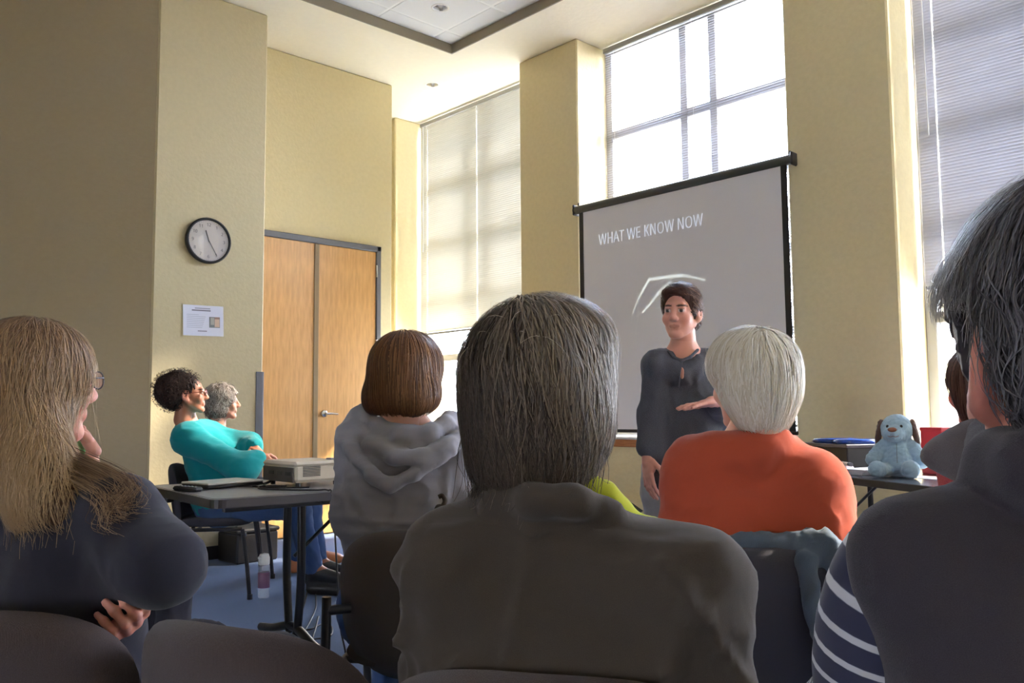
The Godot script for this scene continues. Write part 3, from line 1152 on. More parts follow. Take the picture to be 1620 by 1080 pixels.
func chairs() -> void:
	var y := deg_to_rad(CAM_YAW)
	var g := "upholstered chairs of the audience"
	make_chair("mauve-brown upholstered chair under the long-haired blonde woman", Vector3(-1.742, 0, -0.5327), y - deg_to_rad(8), M.chair_near, g)
	make_chair("empty mauve-brown upholstered chair with a rounded back, nearest the bottom edge", Vector3(-1.295, 0, -0.8034), y - deg_to_rad(27), M.chair_near, g)
	make_chair("brown shell-backed chair under the person in the grey hoodie", Vector3(-1.976, 0, -1.558), y - deg_to_rad(3), M.chair_brown, g)
	make_chair("chair mostly hidden under the person in the olive jacket", Vector3(-0.8627, 0, -0.9415), y - deg_to_rad(14), M.chair_near, g)
	make_chair("charcoal chair under the white-haired woman in orange, a jacket over its corner", Vector3(-1.18, 0, -1.921), y - deg_to_rad(4), M.chair_dark, g)
	make_chair("chair hidden under the grey-haired man in the dark vest", Vector3(-0.18, 0, -0.7456), y + deg_to_rad(6), M.chair_dark, g)
	make_chair("chair under the person with short brown hair by the right window", Vector3(-0.8624, 0, -2.67), y - deg_to_rad(4), M.chair_dark, g)
	make_chair("dark chair under the woman in turquoise behind the projector table", Vector3(-5.234, 0, -2.366), yaw_cam(Vector3(1, 0, -0.15)), M.chair_dark, g)
	make_chair("chair under the person with curly grey hair by the clock wall", Vector3(-5.705, 0, -2.684), yaw_cam(Vector3(1, 0, -0.45)), M.chair_dark, g)
	make_chair("chair at the far left under the person in green", Vector3(-3.74, 0, -1.028), yaw_cam(Vector3(0.75, 0, -0.6)), M.chair_dark, g)
	# jacket hung over the corner of the charcoal chair
	var j := soft([["c", Vector3(-0.10, 0.80, 0.22), Vector3(0.12, 0.80, 0.24), 0.018, 0.03], ["c", Vector3(0.10, 0.785, 0.24), Vector3(0.24, 0.74, 0.22), 0.032, 0.035], ["c", Vector3(0.22, 0.76, 0.21), Vector3(0.28, 0.66, 0.20), 0.035, 0.04],
		["c", Vector3(0.06, 0.77, 0.275), Vector3(0.10, 0.52, 0.30), 0.016, 0.02], ["c", Vector3(0.14, 0.76, 0.275), Vector3(0.17, 0.50, 0.30), 0.02, 0.024], ["c", Vector3(0.22, 0.74, 0.26), Vector3(0.235, 0.48, 0.30), 0.026, 0.03], ["c", Vector3(0.27, 0.68, 0.22), Vector3(0.28, 0.46, 0.25), 0.032, 0.035],
		["c", Vector3(0.17, 0.70, 0.30), Vector3(0.30, 0.66, 0.25), 0.02, 0.024], ["c", Vector3(0.16, 0.60, 0.31), Vector3(0.31, 0.58, 0.26), 0.024, 0.03]], 0.009, 0.03, folds(0.012, Vector3(14, 5, 14), 21))
	solo("hung_jacket", j, M.jacket_grey, "slate grey jacket draped over the right corner of the charcoal chair", "jacket", Transform3D(Basis(Vector3.UP, y - deg_to_rad(4)), Vector3(-1.18, 0, -1.921)))


func yaw_cam(f: Vector3) -> float:
	# the turn of something that looks along f, given as right and towards-the-viewer across the room's main viewing line
	return deg_to_rad(CAM_YAW) + atan2(-f.x, -f.z)


# ---------------------------------------------------------------- folding tables
func rounded_rect(w: float, d: float, r: float, seg := 5) -> PackedVector2Array:
	var out := PackedVector2Array()
	for q in [[1, 1, 0], [-1, 1, 1], [-1, -1, 2], [1, -1, 3]]:
		for s in seg + 1:
			var a: float = PI * 0.5 * (q[2] + float(s) / seg)
			out.append(Vector2(q[0] * (w * 0.5 - r) + cos(a) * r, q[1] * (d * 0.5 - r) + sin(a) * r))
	return out


func make_table(label: String, at: Vector3, turn: float, w: float, d: float, ends: Array) -> Node3D:
	var t := thing("folding_table", label, "table", at, turn)
	var top := MB.new()
	top.slab(rounded_rect(w, d, 0.05), 0.728, 0.76)
	part("table_top", top.done(), M.table_top, t)
	var edge := MB.new()
	var rr := rounded_rect(w + 0.004, d + 0.004, 0.052)
	var inner := rounded_rect(w - 0.02, d - 0.02, 0.042)
	var n := rr.size()
	for k in n:
		var a := rr[k]
		var b := rr[(k + 1) % n]
		var a2 := inner[k]
		var b2 := inner[(k + 1) % n]
		var out := Vector3(a.x + b.x, 0, a.y + b.y).normalized()
		var dd := (b - a).normalized()
		out = Vector3(dd.y, 0, -dd.x)
		edge.face([Vector3(a.x, 0.722, a.y), Vector3(b.x, 0.722, b.y), Vector3(b.x, 0.757, b.y), Vector3(a.x, 0.757, a.y)], out)
		edge.face([Vector3(a.x, 0.757, a.y), Vector3(b.x, 0.757, b.y), Vector3(b2.x, 0.7615, b2.y), Vector3(a2.x, 0.7615, a2.y)], Vector3.UP)
		edge.face([Vector3(a.x, 0.722, a.y), Vector3(b.x, 0.722, b.y), Vector3(b2.x, 0.722, b2.y), Vector3(a2.x, 0.722, a2.y)], Vector3.DOWN)
	part("edge_band", edge.done(), M.table_edge, t)
	for x in [-0.28, 0.28]:
		part("apron_rail", box_mesh(Vector3(0.03, 0.04, d - 0.2), 0.004, Vector3(x * w / 0.9, 0.707, 0)), M.black_metal, t)
	for z in ends:
		for s in [-1.0, 1.0]:
			part("leg", tube_mesh(curve([Vector3(s * 0.075, 0.72, z), Vector3(s * 0.082, 0.5, z), Vector3(s * 0.078, 0.3, z), Vector3(s * 0.05, 0.1, z), Vector3(s * 0.035, 0.065, z)], 4), 0.02, 10), M.black_gloss, t)
		var foot := MB.new()
		var fw := w * 0.42
		foot.tube(curve([Vector3(-fw, 0.022, z), Vector3(-fw * 0.6, 0.045, z), Vector3(-fw * 0.2, 0.085, z), Vector3(0, 0.092, z), Vector3(fw * 0.2, 0.085, z), Vector3(fw * 0.6, 0.045, z), Vector3(fw, 0.022, z)], 4), 0.021, 10)
		part("foot", foot.done(), M.black_gloss, t)
		var brace := MB.new()
		brace.tube([Vector3(0.0, 0.70, z - signf(z) * 0.34), Vector3(0.0, 0.42, z)], 0.009, 6)
		part("brace", brace.done(), M.black_metal, t)
		var cross := MB.new()
		cross.box(Vector3(0, 0.715, z), Vector3(w * 0.75, 0.026, 0.05), 0.004)
		part("cross_bar", cross.done(), M.black_metal, t)
	return t


func left_table() -> void:
	var turn := deg_to_rad(-4.8)
	var mid := Vector3(-3.74, 0, -2.30)
	make_table("grey-topped folding table with the projector, set on curved black legs", mid, turn, 0.914, 1.52, [0.21, -0.5])
	var b := Basis(Vector3.UP, turn)
	# laptop, closed
	var lp := thing("laptop", "closed silver laptop near the left corner of the projector table", "laptop", Vector3(-3.935, 0.7615, -1.81), deg_to_rad(-81))
	part("lower_half", box_mesh(Vector3(0.30, 0.014, 0.22), 0.004, Vector3(0, 0.009, 0)), M.black, lp)
	part("lid", box_mesh(Vector3(0.302, 0.010, 0.222), 0.004, Vector3(0, 0.0215, 0)), M.silver, lp)
	part("hinge", tube_mesh([Vector3(-0.13, 0.016, 0.11), Vector3(0.13, 0.016, 0.11)], 0.006, 8), M.black, lp)
	# remote / phone lying in front of the laptop
	var rm := thing("remote_control", "black remote lying in front of the closed laptop", "remote", Vector3(-3.80, 0.7615, -1.585), deg_to_rad(12))
	part("casing", box_mesh(Vector3(0.17, 0.02, 0.045), 0.008, Vector3(0, 0.011, 0)), M.black, rm)
	for x in 5:
		for z in 2:
			part("button", box_mesh(Vector3(0.012, 0.003, 0.009), 0.001, Vector3(-0.06 + x * 0.026, 0.0215, -0.009 + z * 0.018)), M.steel_grey, rm)
	# projector
	var pr := thing("projector", "beige and grey video projector on the projector table", "projector", Vector3(-3.74, 0.7615, -2.13), yaw_cam(Vector3(0.73, 0, -0.69)))
	part("body", box_mesh(Vector3(0.31, 0.085, 0.27), 0.014, Vector3(0, 0.062, 0)), M.projector_top, pr)
	part("top_cover", box_mesh(Vector3(0.318, 0.026, 0.278), 0.012, Vector3(0, 0.104, 0)), M.projector_top, pr)
	part("rear_panel", box_mesh(Vector3(0.29, 0.068, 0.008), 0.002, Vector3(0, 0.056, 0.137)), M.projector_side, pr)
	var ln := MB.new()
	ln.tube([Vector3(0.08, 0.066, -0.13), Vector3(0.08, 0.066, -0.155)], [0.042, 0.038], 20)
	part("lens", ln.done(), M.black, pr)
	part("focus_ring", box_mesh(Vector3(0.05, 0.012, 0.035), 0.005, Vector3(0.08, 0.119, -0.1)), M.steel_grey, pr)
	for k in 7:
		part("vent_slot", box_mesh(Vector3(0.006, 0.0035, 0.09), 0.0, Vector3(0.156, 0.05 + k * 0.007, 0.05)), M.black, pr)
	for q in [-0.06, 0.02, 0.1]:
		part("socket", box_mesh(Vector3(0.045, 0.018, 0.004), 0.001, Vector3(q, 0.062, 0.142)), M.black, pr)
	for x in [-0.12, 0.12]:
		for z in [-0.1, 0.1]:
			part("foot", tube_mesh([Vector3(x, 0, z), Vector3(x, 0.022, z)], 0.012, 8), M.black, pr)
	# cables
	solo("projector_cable", tube_mesh(curve([Vector3(-3.83, 0.815, -2.07), Vector3(-3.86, 0.775, -2.02), Vector3(-3.80, 0.766, -1.95), Vector3(-3.70, 0.766, -1.93), Vector3(-3.66, 0.766, -1.99), Vector3(-3.74, 0.766, -1.92), Vector3(-3.62, 0.766, -1.84), Vector3(-3.46, 0.766, -1.90), Vector3(-3.36, 0.766, -1.97), Vector3(-3.31, 0.767, -2.0), Vector3(-3.285, 0.74, -2.01), Vector3(-3.285, 0.5, -2.03), Vector3(-3.30, 0.2, -2.06), Vector3(-3.36, 0.006, -2.12), Vector3(-3.48, 0.006, -2.0), Vector3(-3.42, 0.006, -1.86)], 8), 0.0042, 6), M.black, "black cable curling before the projector and hanging over the table edge to the floor", "cable")
	solo("projector_cable", tube_mesh(curve([Vector3(-3.80, 0.815, -2.05), Vector3(-3.84, 0.775, -1.99), Vector3(-3.82, 0.767, -1.93), Vector3(-3.74, 0.767, -1.87), Vector3(-3.58, 0.767, -1.92), Vector3(-3.50, 0.767, -2.02)], 8), 0.0035, 6), M.black, "short black cable lying on the table in front of the projector", "cable")


func right_table() -> void:
	var u := Vector3(0.884, 0, 0.468)
	var back := Vector3(0.468, 0, -0.884)
	var right_end := Vector3(-1.091, 0, -3.708)
	var mid := right_end - u * 0.965 + back * 0.38
	var turn := atan2(-u.z, u.x)
	var t := thing("supply_table", "dark folding table at the right holding the plush dog", "table", mid, turn)
	var top := MB.new()
	top.slab(rounded_rect(1.93, 0.76, 0.03), 0.728, 0.76)
	part("table_top", top.done(), M.table_dark, t)
	for q in [[Vector3(0, 0.742, 0.381), Vector3(1.87, 0.034, 0.006)], [Vector3(0, 0.742, -0.381), Vector3(1.87, 0.034, 0.006)], [Vector3(0.966, 0.742, 0), Vector3(0.006, 0.034, 0.70)], [Vector3(-0.966, 0.742, 0), Vector3(0.006, 0.034, 0.70)]]:
		part("edge_band", box_mesh(q[1], 0.002, q[0]), M.black, t)
	for x in [-0.75, 0.75]:
		for z in [-0.27, 0.27]:
			part("leg", tube_mesh([Vector3(x, 0.72, z), Vector3(x, 0.0, z)], 0.016, 8), M.black_metal, t)
		part("stretcher", tube_mesh([Vector3(x, 0.08, -0.27), Vector3(x, 0.08, 0.27)], 0.014, 8), M.black_metal, t)
		part("top_rail", tube_mesh([Vector3(x, 0.69, -0.3), Vector3(x, 0.69, 0.3)], 0.016, 8), M.black_metal, t)
		part("brace", tube_mesh([Vector3(x * 0.4, 0.715, 0), Vector3(x, 0.4, 0)], 0.008, 6), M.black_metal, t)
	var bs := Basis(Vector3.UP, turn)
	var on := func(a: float, d: float) -> Vector3: return right_end - u * a + back * d + Vector3(0, 0.7605, 0)
	plush_dog(on.call(1.0, 0.27), deg_to_rad(19))
	# red box standing behind the dog
	var rb := thing("red_box", "upright red cardboard box standing behind the plush dog", "box", on.call(1.05, 0.57), turn + 0.1)
	part("carton", box_mesh(Vector3(0.135, 0.235, 0.12), 0.004, Vector3(0, 0.1175, 0)), M.red, rb)
	part("lid_flap", box_mesh(Vector3(0.139, 0.02, 0.124), 0.003, Vector3(0, 0.232, 0)), M.red, rb)
	part("side_label", box_mesh(Vector3(0.05, 0.07, 0.0015), 0.0, Vector3(0.0, 0.1, 0.0605)), M.red_gold, rb)
	# black open crate of blue folders
	var cr := thing("black_crate", "black crate with blue lids on top at the left of the dark table", "crate", on.call(1.68, 0.48), turn)
	for q in [[Vector3(0, 0.006, 0), Vector3(0.39, 0.012, 0.30)], [Vector3(0, 0.065, 0.147), Vector3(0.39, 0.13, 0.008)], [Vector3(0, 0.065, -0.147), Vector3(0.39, 0.13, 0.008)], [Vector3(-0.191, 0.065, 0), Vector3(0.008, 0.13, 0.29)], [Vector3(0.191, 0.065, 0), Vector3(0.008, 0.13, 0.29)]]:
		part("panel", box_mesh(q[1], 0.003, q[0]), M.black, cr)
	for q in [[Vector3(0, 0.130, 0.15), Vector3(0.41, 0.022, 0.018)], [Vector3(0, 0.130, -0.15), Vector3(0.41, 0.022, 0.018)], [Vector3(-0.195, 0.130, 0), Vector3(0.018, 0.022, 0.30)], [Vector3(0.195, 0.130, 0), Vector3(0.018, 0.022, 0.30)]]:
		part("rim", box_mesh(q[1], 0.004, q[0]), M.crate_rim, cr)
	var lids := ["left of the two glossy blue packs lying on the black crate", "right of the two glossy blue packs lying on the black crate"]
	for k in 2:
		var pk := MB.new()
		pk.pad(0.19, 0.27, 5.0, 0.032, 0.0, Transform3D(Basis(Vector3.RIGHT, -PI / 2), Vector3.ZERO), 6, 32)
		var o := solo("blue_pack", pk.done(), M.blue_gloss, lids[k], "pack", Transform3D(bs, on.call(1.775 - k * 0.195, 0.48) + Vector3(0, 0.152, 0)), "blue packs on the black crate")
	# papers, a small white box and a marker
	solo("tissue_pack", box_mesh(Vector3(0.1, 0.04, 0.07), 0.01, Vector3(0, 0.02, 0)), M.paper_pink, "small pale pink packet beside the plush dog's foot", "packet", Transform3D(bs.rotated(Vector3.UP, 0.1), on.call(1.29, 0.16)))
	var ps := thing("paper_stack", "stack of white papers between the pink packet and the dog", "paper", on.call(1.17, 0.20), turn + 0.2)
	for k in 5:
		part("sheet", box_mesh(Vector3(0.15, 0.004, 0.2), 0.0, Vector3(rng.randf_range(-0.006, 0.006), 0.003 + k * 0.006, rng.randf_range(-0.006, 0.006)), Basis(Vector3.UP, rng.randf_range(-0.05, 0.05))), M.paper, ps)
	var mk := thing("marker_pen", "cream marker pen lying across the pink packet", "pen", on.call(1.265, 0.16) + Vector3(0, 0.05, 0), turn - 0.25)
	part("barrel", tube_mesh([Vector3(-0.055, 0, 0), Vector3(0.035, 0.0, 0)], 0.0095, 10), M.cream, mk)
	part("cap", tube_mesh([Vector3(0.033, 0, 0), Vector3(0.066, 0.0, 0)], 0.0105, 10), M.steel_grey, mk)
	solo("loose_sheet", box_mesh(Vector3(0.2, 0.0015, 0.13), 0.0, Vector3(0, 0.001, 0)), M.paper, "white sheet at the right end of the dark table", "paper", Transform3D(bs.rotated(Vector3.UP, 0.12), on.call(0.86, 0.33)))


func plush_dog(at: Vector3, turn: float) -> void:
	var t := thing("plush_dog", "light blue plush dog with brown ears sitting on the dark table", "plush toy", at, turn)
	var fur := folds(0.004, Vector3(60, 60, 60), 31, false)
	var body := soft([
		["e", Vector3(0, 0.095, 0), Vector3(0.078, 0.098, 0.07)], ["e", Vector3(0, 0.055, 0.005), Vector3(0.088, 0.055, 0.075)],
		["e", Vector3(0, 0.235, 0.012), Vector3(0.078, 0.072, 0.07)], ["e", Vector3(-0.012, 0.215, 0.068), Vector3(0.050, 0.040, 0.048)], ["e", Vector3(0, 0.265, 0.0), Vector3(0.055, 0.045, 0.05)],
		["c", Vector3(-0.07, 0.155, 0.01), Vector3(-0.118, 0.085, 0.045), 0.03, 0.033], ["c", Vector3(0.07, 0.155, 0.01), Vector3(0.112, 0.075, 0.04), 0.03, 0.033],
		["c", Vector3(-0.05, 0.035, 0.05), Vector3(-0.075, 0.035, 0.13), 0.032, 0.034], ["c", Vector3(0.045, 0.035, 0.05), Vector3(0.06, 0.036, 0.14), 0.032, 0.034],
		["e", Vector3(-0.088, 0.042, 0.15), Vector3(0.043, 0.042, 0.035)], ["e", Vector3(0.064, 0.045, 0.165), Vector3(0.042, 0.045, 0.035)]], 0.0065, 0.016, fur)
	part("plush_body", body, M.plush_blue, t)
	for s in [-1.0, 1.0]:
		part("ear", soft([["e", Vector3(s * 0.084, 0.215, 0.005), Vector3(0.016, 0.062, 0.034), Basis(Vector3.BACK, s * 0.22)], ["e", Vector3(s * 0.072, 0.262, 0.0), Vector3(0.016, 0.025, 0.026)]], 0.006, 0.012, fur), M.plush_brown, t)
		part("eye", ball_mesh(Vector3(s * 0.032 - 0.006, 0.252, 0.078), Vector3(0.007, 0.008, 0.006)), M.black, t)
	part("nose", soft([["e", Vector3(-0.014, 0.236, 0.112), Vector3(0.022, 0.012, 0.012)]], 0.004, 0.004), M.plush_nose, t)
	part("mouth_stitch", tube_mesh(curve([Vector3(-0.036, 0.206, 0.108), Vector3(-0.022, 0.2, 0.117), Vector3(-0.012, 0.204, 0.119), Vector3(0.0, 0.2, 0.116), Vector3(0.014, 0.206, 0.108)], 4), 0.0016, 5), M.plush_nose, t)
	part("seam", tube_mesh(curve([Vector3(0.0, 0.165, 0.068), Vector3(0, 0.12, 0.073), Vector3(0, 0.07, 0.077)], 4), 0.0012, 5), M.steel_grey, t)


func ball_mesh(at: Vector3, r: Vector3) -> ArrayMesh:
	var mb := MB.new()
	mb.ball(at, r)
	return mb.done()


# ---------------------------------------------------------------- things on the floor
func floor_things() -> void:
	var wb := thing("water_bottle", "clear water bottle with a white cap and purple label under the projector table", "bottle", Vector3(-4.867, 0, -2.508))
	var prof := [Vector2(0.0, 0.0), Vector2(0.03, 0.0), Vector2(0.034, 0.01), Vector2(0.034, 0.17), Vector2(0.028, 0.195), Vector2(0.02, 0.205)]
	var b := MB.new()
	b.lathe(prof, 20)
	part("bottle_body", b.done(), M.bottle, wb)
	var lb := MB.new()
	lb.lathe([Vector2(0.0345, 0.06), Vector2(0.0352, 0.062), Vector2(0.0352, 0.15), Vector2(0.0345, 0.152)], 20)
	part("label_band", lb.done(), M.purple, wb)
	var cp := MB.new()
	cp.lathe([Vector2(0.03, 0.195), Vector2(0.033, 0.2), Vector2(0.034, 0.235), Vector2(0.026, 0.258), Vector2(0.0, 0.264)], 20)
	cp.tube([Vector3(0.0, 0.24, 0.03), Vector3(0.02, 0.242, 0.042)], 0.009, 8)
	part("cap", cp.done(), M.white, wb)
	var bx := thing("storage_box", "black storage box on the carpet against the clock wall", "box", Vector3(-6.2, 0, -3.06), 0.05)
	var c := MB.new()
	c.box(Vector3(0, 0.11, 0), Vector3(0.30, 0.22, 0.34), 0.012)
	part("box_body", c.done(), M.black, bx)
	part("lid", box_mesh(Vector3(0.32, 0.03, 0.36), 0.01, Vector3(0, 0.235, 0)), M.black, bx)
	part("latch", box_mesh(Vector3(0.012, 0.03, 0.04), 0.003, Vector3(0.158, 0.215, 0.12)), M.chrome, bx)
	# bag and a rolled poster at the clock wall
	var bag := soft([["e", Vector3(0, 0.14, 0), Vector3(0.14, 0.15, 0.11)], ["e", Vector3(0.02, 0.3, -0.01), Vector3(0.10, 0.09, 0.08)], ["e", Vector3(0, 0.05, 0), Vector3(0.16, 0.06, 0.12)]], 0.012, 0.05, folds(0.018, Vector3(9, 5, 9), 41))
	var bg := thing("shoulder_bag", "black bag slumped on the carpet at the foot of the clock wall", "bag", Vector3(-6.179, 0, -2.385), 0.4)
	part("bag_body", bag, M.bag_black, bg)
	part("strap", tube_mesh(curve([Vector3(-0.09, 0.32, 0), Vector3(-0.05, 0.43, 0.02), Vector3(0.06, 0.42, 0.02), Vector3(0.09, 0.31, 0)], 5), 0.009, 6), M.bag_black, bg)
	part("side_panel", soft([["e", Vector3(0.115, 0.11, 0.03), Vector3(0.045, 0.11, 0.075)]], 0.01, 0.02), M.blue_cloth, bg)
	# thin cables on the carpet
	var runs := [[Vector3(-4.864, 0.006, -2.805), Vector3(-4.443, 0.006, -2.535), Vector3(-4.141, 0.006, -2.319), Vector3(-3.89, 0.006, -2.159)],
		[Vector3(-4.867, 0.006, -2.856), Vector3(-4.42, 0.006, -2.603), Vector3(-4.146, 0.006, -2.412), Vector3(-3.933, 0.006, -2.253), Vector3(-3.794, 0.006, -2.188), Vector3(-3.784, 0.006, -2.23), Vector3(-3.771, 0.008, -2.3), Vector3(-3.924, 0.006, -2.404), Vector3(-4.025, 0.006, -2.416), Vector3(-3.951, 0.012, -2.306), Vector3(-3.973, 0.006, -2.283)],
		[Vector3(-4.18, 0.006, -2.477), Vector3(-3.957, 0.013, -2.331), Vector3(-3.756, 0.006, -2.193), Vector3(-3.659, 0.006, -2.164), Vector3(-3.435, 0.006, -2.122)]]
	var words := ["thin black cable running nearly straight along the carpet towards the table foot", "thin black cable tied in a wide loop on the carpet beside the table foot", "thin black cable crossing under the loop towards the chair leg"]
	for k in 3:
		solo("floor_cable", tube_mesh(curve(runs[k], 6), 0.0045, 6), M.black, words[k], "cable", Transform3D(), "cables on the carpet")
	var pb := thing("power_strip", "dark power strip on the carpet at the end of the looping cables", "power strip", Vector3(-3.648, 0, -2.084), deg_to_rad(20))
	part("strip_body", box_mesh(Vector3(0.24, 0.04, 0.06), 0.008, Vector3(0, 0.02, 0)), M.black, pb)
	for k in 4:
		part("socket", box_mesh(Vector3(0.035, 0.003, 0.035), 0.001, Vector3(-0.085 + k * 0.055, 0.041, 0)), M.steel_grey, pb)
	var wbx := thing("wall_box", "small dark box on the pier beside the left window, above the hoodie wearer's head", "box", Vector3(-7.48, 1.86, -5.455))
	part("housing", box_mesh(Vector3(0.26, 0.14, 0.1), 0.01, Vector3.ZERO), M.steel_grey, wbx)
	part("faceplate", box_mesh(Vector3(0.22, 0.1, 0.006), 0.002, Vector3(0, 0, 0.052)), M.black, wbx)


# ---------------------------------------------------------------- people
func head_prims(f: float) -> Array:
	# centre of the skull at the origin, the face towards -z; f widens the face
	return [
		["e", Vector3(0, 0.03, 0.012), Vector3(0.075, 0.088, 0.094)],
		["e", Vector3(0, -0.03, -0.026), Vector3(0.061 * f, 0.083, 0.062)],
		["c", Vector3(-0.050 * f, -0.052, 0.0), Vector3(-0.018, -0.098, -0.058), 0.020, 0.017], ["c", Vector3(0.050 * f, -0.052, 0.0), Vector3(0.018, -0.098, -0.058), 0.020, 0.017],
		["e", Vector3(0, -0.100, -0.066), Vector3(0.024, 0.019, 0.019)],
		["e", Vector3(-0.036 * f, -0.032, -0.060), Vector3(0.026, 0.026, 0.022)], ["e", Vector3(0.036 * f, -0.032, -0.060), Vector3(0.026, 0.026, 0.022)],
		["c", Vector3(-0.034, 0.024, -0.076), Vector3(0.034, 0.024, -0.076), 0.011, 0.011],
		["-e", Vector3(-0.031, 0.004, -0.098), Vector3(0.017, 0.012, 0.014)], ["-e", Vector3(0.031, 0.004, -0.098), Vector3(0.017, 0.012, 0.014)],
		["e", Vector3(-0.031, 0.003, -0.0765), Vector3(0.0125, 0.0115, 0.0115)], ["e", Vector3(0.031, 0.003, -0.0765), Vector3(0.0125, 0.0115, 0.0115)],
		["c", Vector3(0, 0.012, -0.086), Vector3(0, -0.028, -0.106), 0.0075, 0.011],
		["e", Vector3(-0.011, -0.034, -0.096), Vector3(0.009, 0.008, 0.009)], ["e", Vector3(0.011, -0.034, -0.096), Vector3(0.009, 0.008, 0.009)],
		["c", Vector3(-0.015, -0.061, -0.080), Vector3(0.015, -0.061, -0.080), 0.0055, 0.0055], ["c", Vector3(-0.012, -0.070, -0.079), Vector3(0.012, -0.070, -0.079), 0.006, 0.006],
		["-c", Vector3(-0.021, -0.0655, -0.093), Vector3(0.021, -0.0655, -0.093), 0.0025, 0.0025],
		["c", Vector3(0, -0.05, 0.022), Vector3(0, -0.150, 0.045), 0.054, 0.056],
	]


func ear_prims(s: float) -> Array:
	var b := Basis(Vector3.UP, s * 0.45) * Basis(Vector3.RIGHT, -0.15)
	return [["e", Vector3(s * 0.079, -0.008, 0.016), Vector3(0.0105, 0.031, 0.019), b], ["e", Vector3(s * 0.074, -0.034, 0.010), Vector3(0.009, 0.012, 0.011), b], ["-e", Vector3(s * 0.089, -0.004, 0.012), Vector3(0.007, 0.019, 0.010), b]]


func skin_paint(skin: Color, brow: Color, eye: Color) -> Callable:
	var lip := skin.lerp(lin(158, 70, 68), 0.4)
	var red := skin.lerp(lin(196, 96, 82), 0.14)
	return func(p: Vector3) -> Color:
		if p.z < -0.05:
			if absf(p.y + 0.0655) < 0.0095 - absf(p.x) * 0.25 and absf(p.x) < 0.023 and p.z < -0.075:
				return lip
			var ex := absf(p.x) - 0.031
			if absf(p.y - 0.002) < 0.0052 and absf(ex) < 0.013 and p.z < -0.080:
				return eye if absf(ex) < 0.0065 else skin.lerp(lin(206, 196, 190), 0.75)
			if absf(p.y - 0.009 - 0.0) < 0.004 and absf(ex) < 0.015 and p.z < -0.078:
				return brow.lerp(skin, 0.35)
			if p.y > 0.020 and p.y < 0.029 - absf(ex) * 0.12 and absf(ex) < 0.020:
				return brow
			var ch := Vector2(absf(p.x) - 0.04, p.y + 0.036).length()
			return skin.lerp(red, clampf(1.0 - ch / 0.03, 0.0, 1.0))
		if absf(p.x) > 0.073 and absf(p.y + 0.01) < 0.045:
			return red
		return skin


# a right hand hanging down: wrist at the origin, fingers along -y, palm towards -x, thumb towards -z
func hand_prims(c: Array, spread: float, thumb_in: float) -> Array:
	var out := [["e", Vector3(0, -0.05, 0.0), Vector3(0.0155, 0.05, 0.037)], ["c", Vector3(0, 0.02, 0), Vector3(0, -0.03, 0), 0.0235, 0.024], ["e", Vector3(-0.008, -0.045, -0.025), Vector3(0.014, 0.032, 0.017)]]
	var zs := [-0.029, -0.0098, 0.0092, 0.027]
	var ln := [[0.044, 0.027, 0.022], [0.048, 0.030, 0.023], [0.045, 0.028, 0.022], [0.036, 0.022, 0.019]]
	for k in 4:
		var p := Vector3(0.0, -0.084 - (0.006 if k in [1, 2] else 0.0), zs[k])
		var ang := 0.0
		var rr := 0.0088 if k < 3 else 0.0076
		for s in 3:
			ang += c[s] * (1.0 + k * 0.07)
			var dir := Vector3(-sin(ang), -cos(ang), (k - 1.5) * spread)
			var q: Vector3 = p + dir.normalized() * ln[k][s]
			out.append(["c", p, q, rr, rr * 0.92])
			p = q
			rr *= 0.93
	var t0 := Vector3(-0.006, -0.022, -0.027)
	var t1 := t0 + Vector3(-0.012 - thumb_in * 0.012, -0.032, -0.030 + thumb_in * 0.012)
	var t2 := t1 + Vector3(-0.006 - thumb_in * 0.014, -0.030, -0.012 + thumb_in * 0.014)
	var t3 := t2 + Vector3(-0.006 - thumb_in * 0.01, -0.024, 0.0 + thumb_in * 0.008)
	out.append(["c", t0, t1, 0.0125, 0.0105])
	out.append(["c", t1, t2, 0.0102, 0.0092])
	out.append(["c", t2, t3, 0.0092, 0.0078])
	return out


var hand_fields := {}
var head_fields := {}


func hand_field(pose: String) -> Field:
	if not hand_fields.has(pose):
		var p := hand_prims([0.16, 0.28, 0.2], 0.04, 0.2)
		if pose == "flat":
			p = hand_prims([0.02, 0.10, 0.06], 0.09, -0.3)
		elif pose == "grip":
			p = hand_prims([0.75, 1.0, 0.5], 0.02, 0.9)
		hand_fields[pose] = Field.new(p, 0.0035, 0.007)
	return hand_fields[pose]


func put_hand(mb: MB, wrist: Vector3, dir: Vector3, palm: Vector3, left: bool, pose: String, skin: Color, scale := 1.0) -> void:
	# dir runs from the wrist to the fingertips, palm is where the palm looks
	var y := -dir.normalized()
	var x := -(palm - y * palm.dot(y)).normalized()
	var z := x.cross(y)
	var b := Basis(x, y, z)
	if left:
		b = Basis(x, y, -z)
	var nail := skin.lerp(lin(232, 190, 180), 0.35)
	hand_field(pose).mesh_into(mb, Transform3D(b.scaled_local(Vector3.ONE * scale), wrist), func(p: Vector3) -> Color: return nail if p.y < -0.165 and p.x > 0.003 else skin)


func torso_rows(rows: Array, grow: float) -> Array:
	# each row: height, half width, half depth, z, optional x
	var out := []
	for r in rows:
		var x: float = r[4] if r.size() > 4 else 0.0
		var rr: float = r[2] + grow
		var w: float = maxf(0.002, r[1] - r[2])
		out.append(["c", Vector3(x - w, r[0], r[3]), Vector3(x + w, r[0], r[3]), rr, rr])
	return out


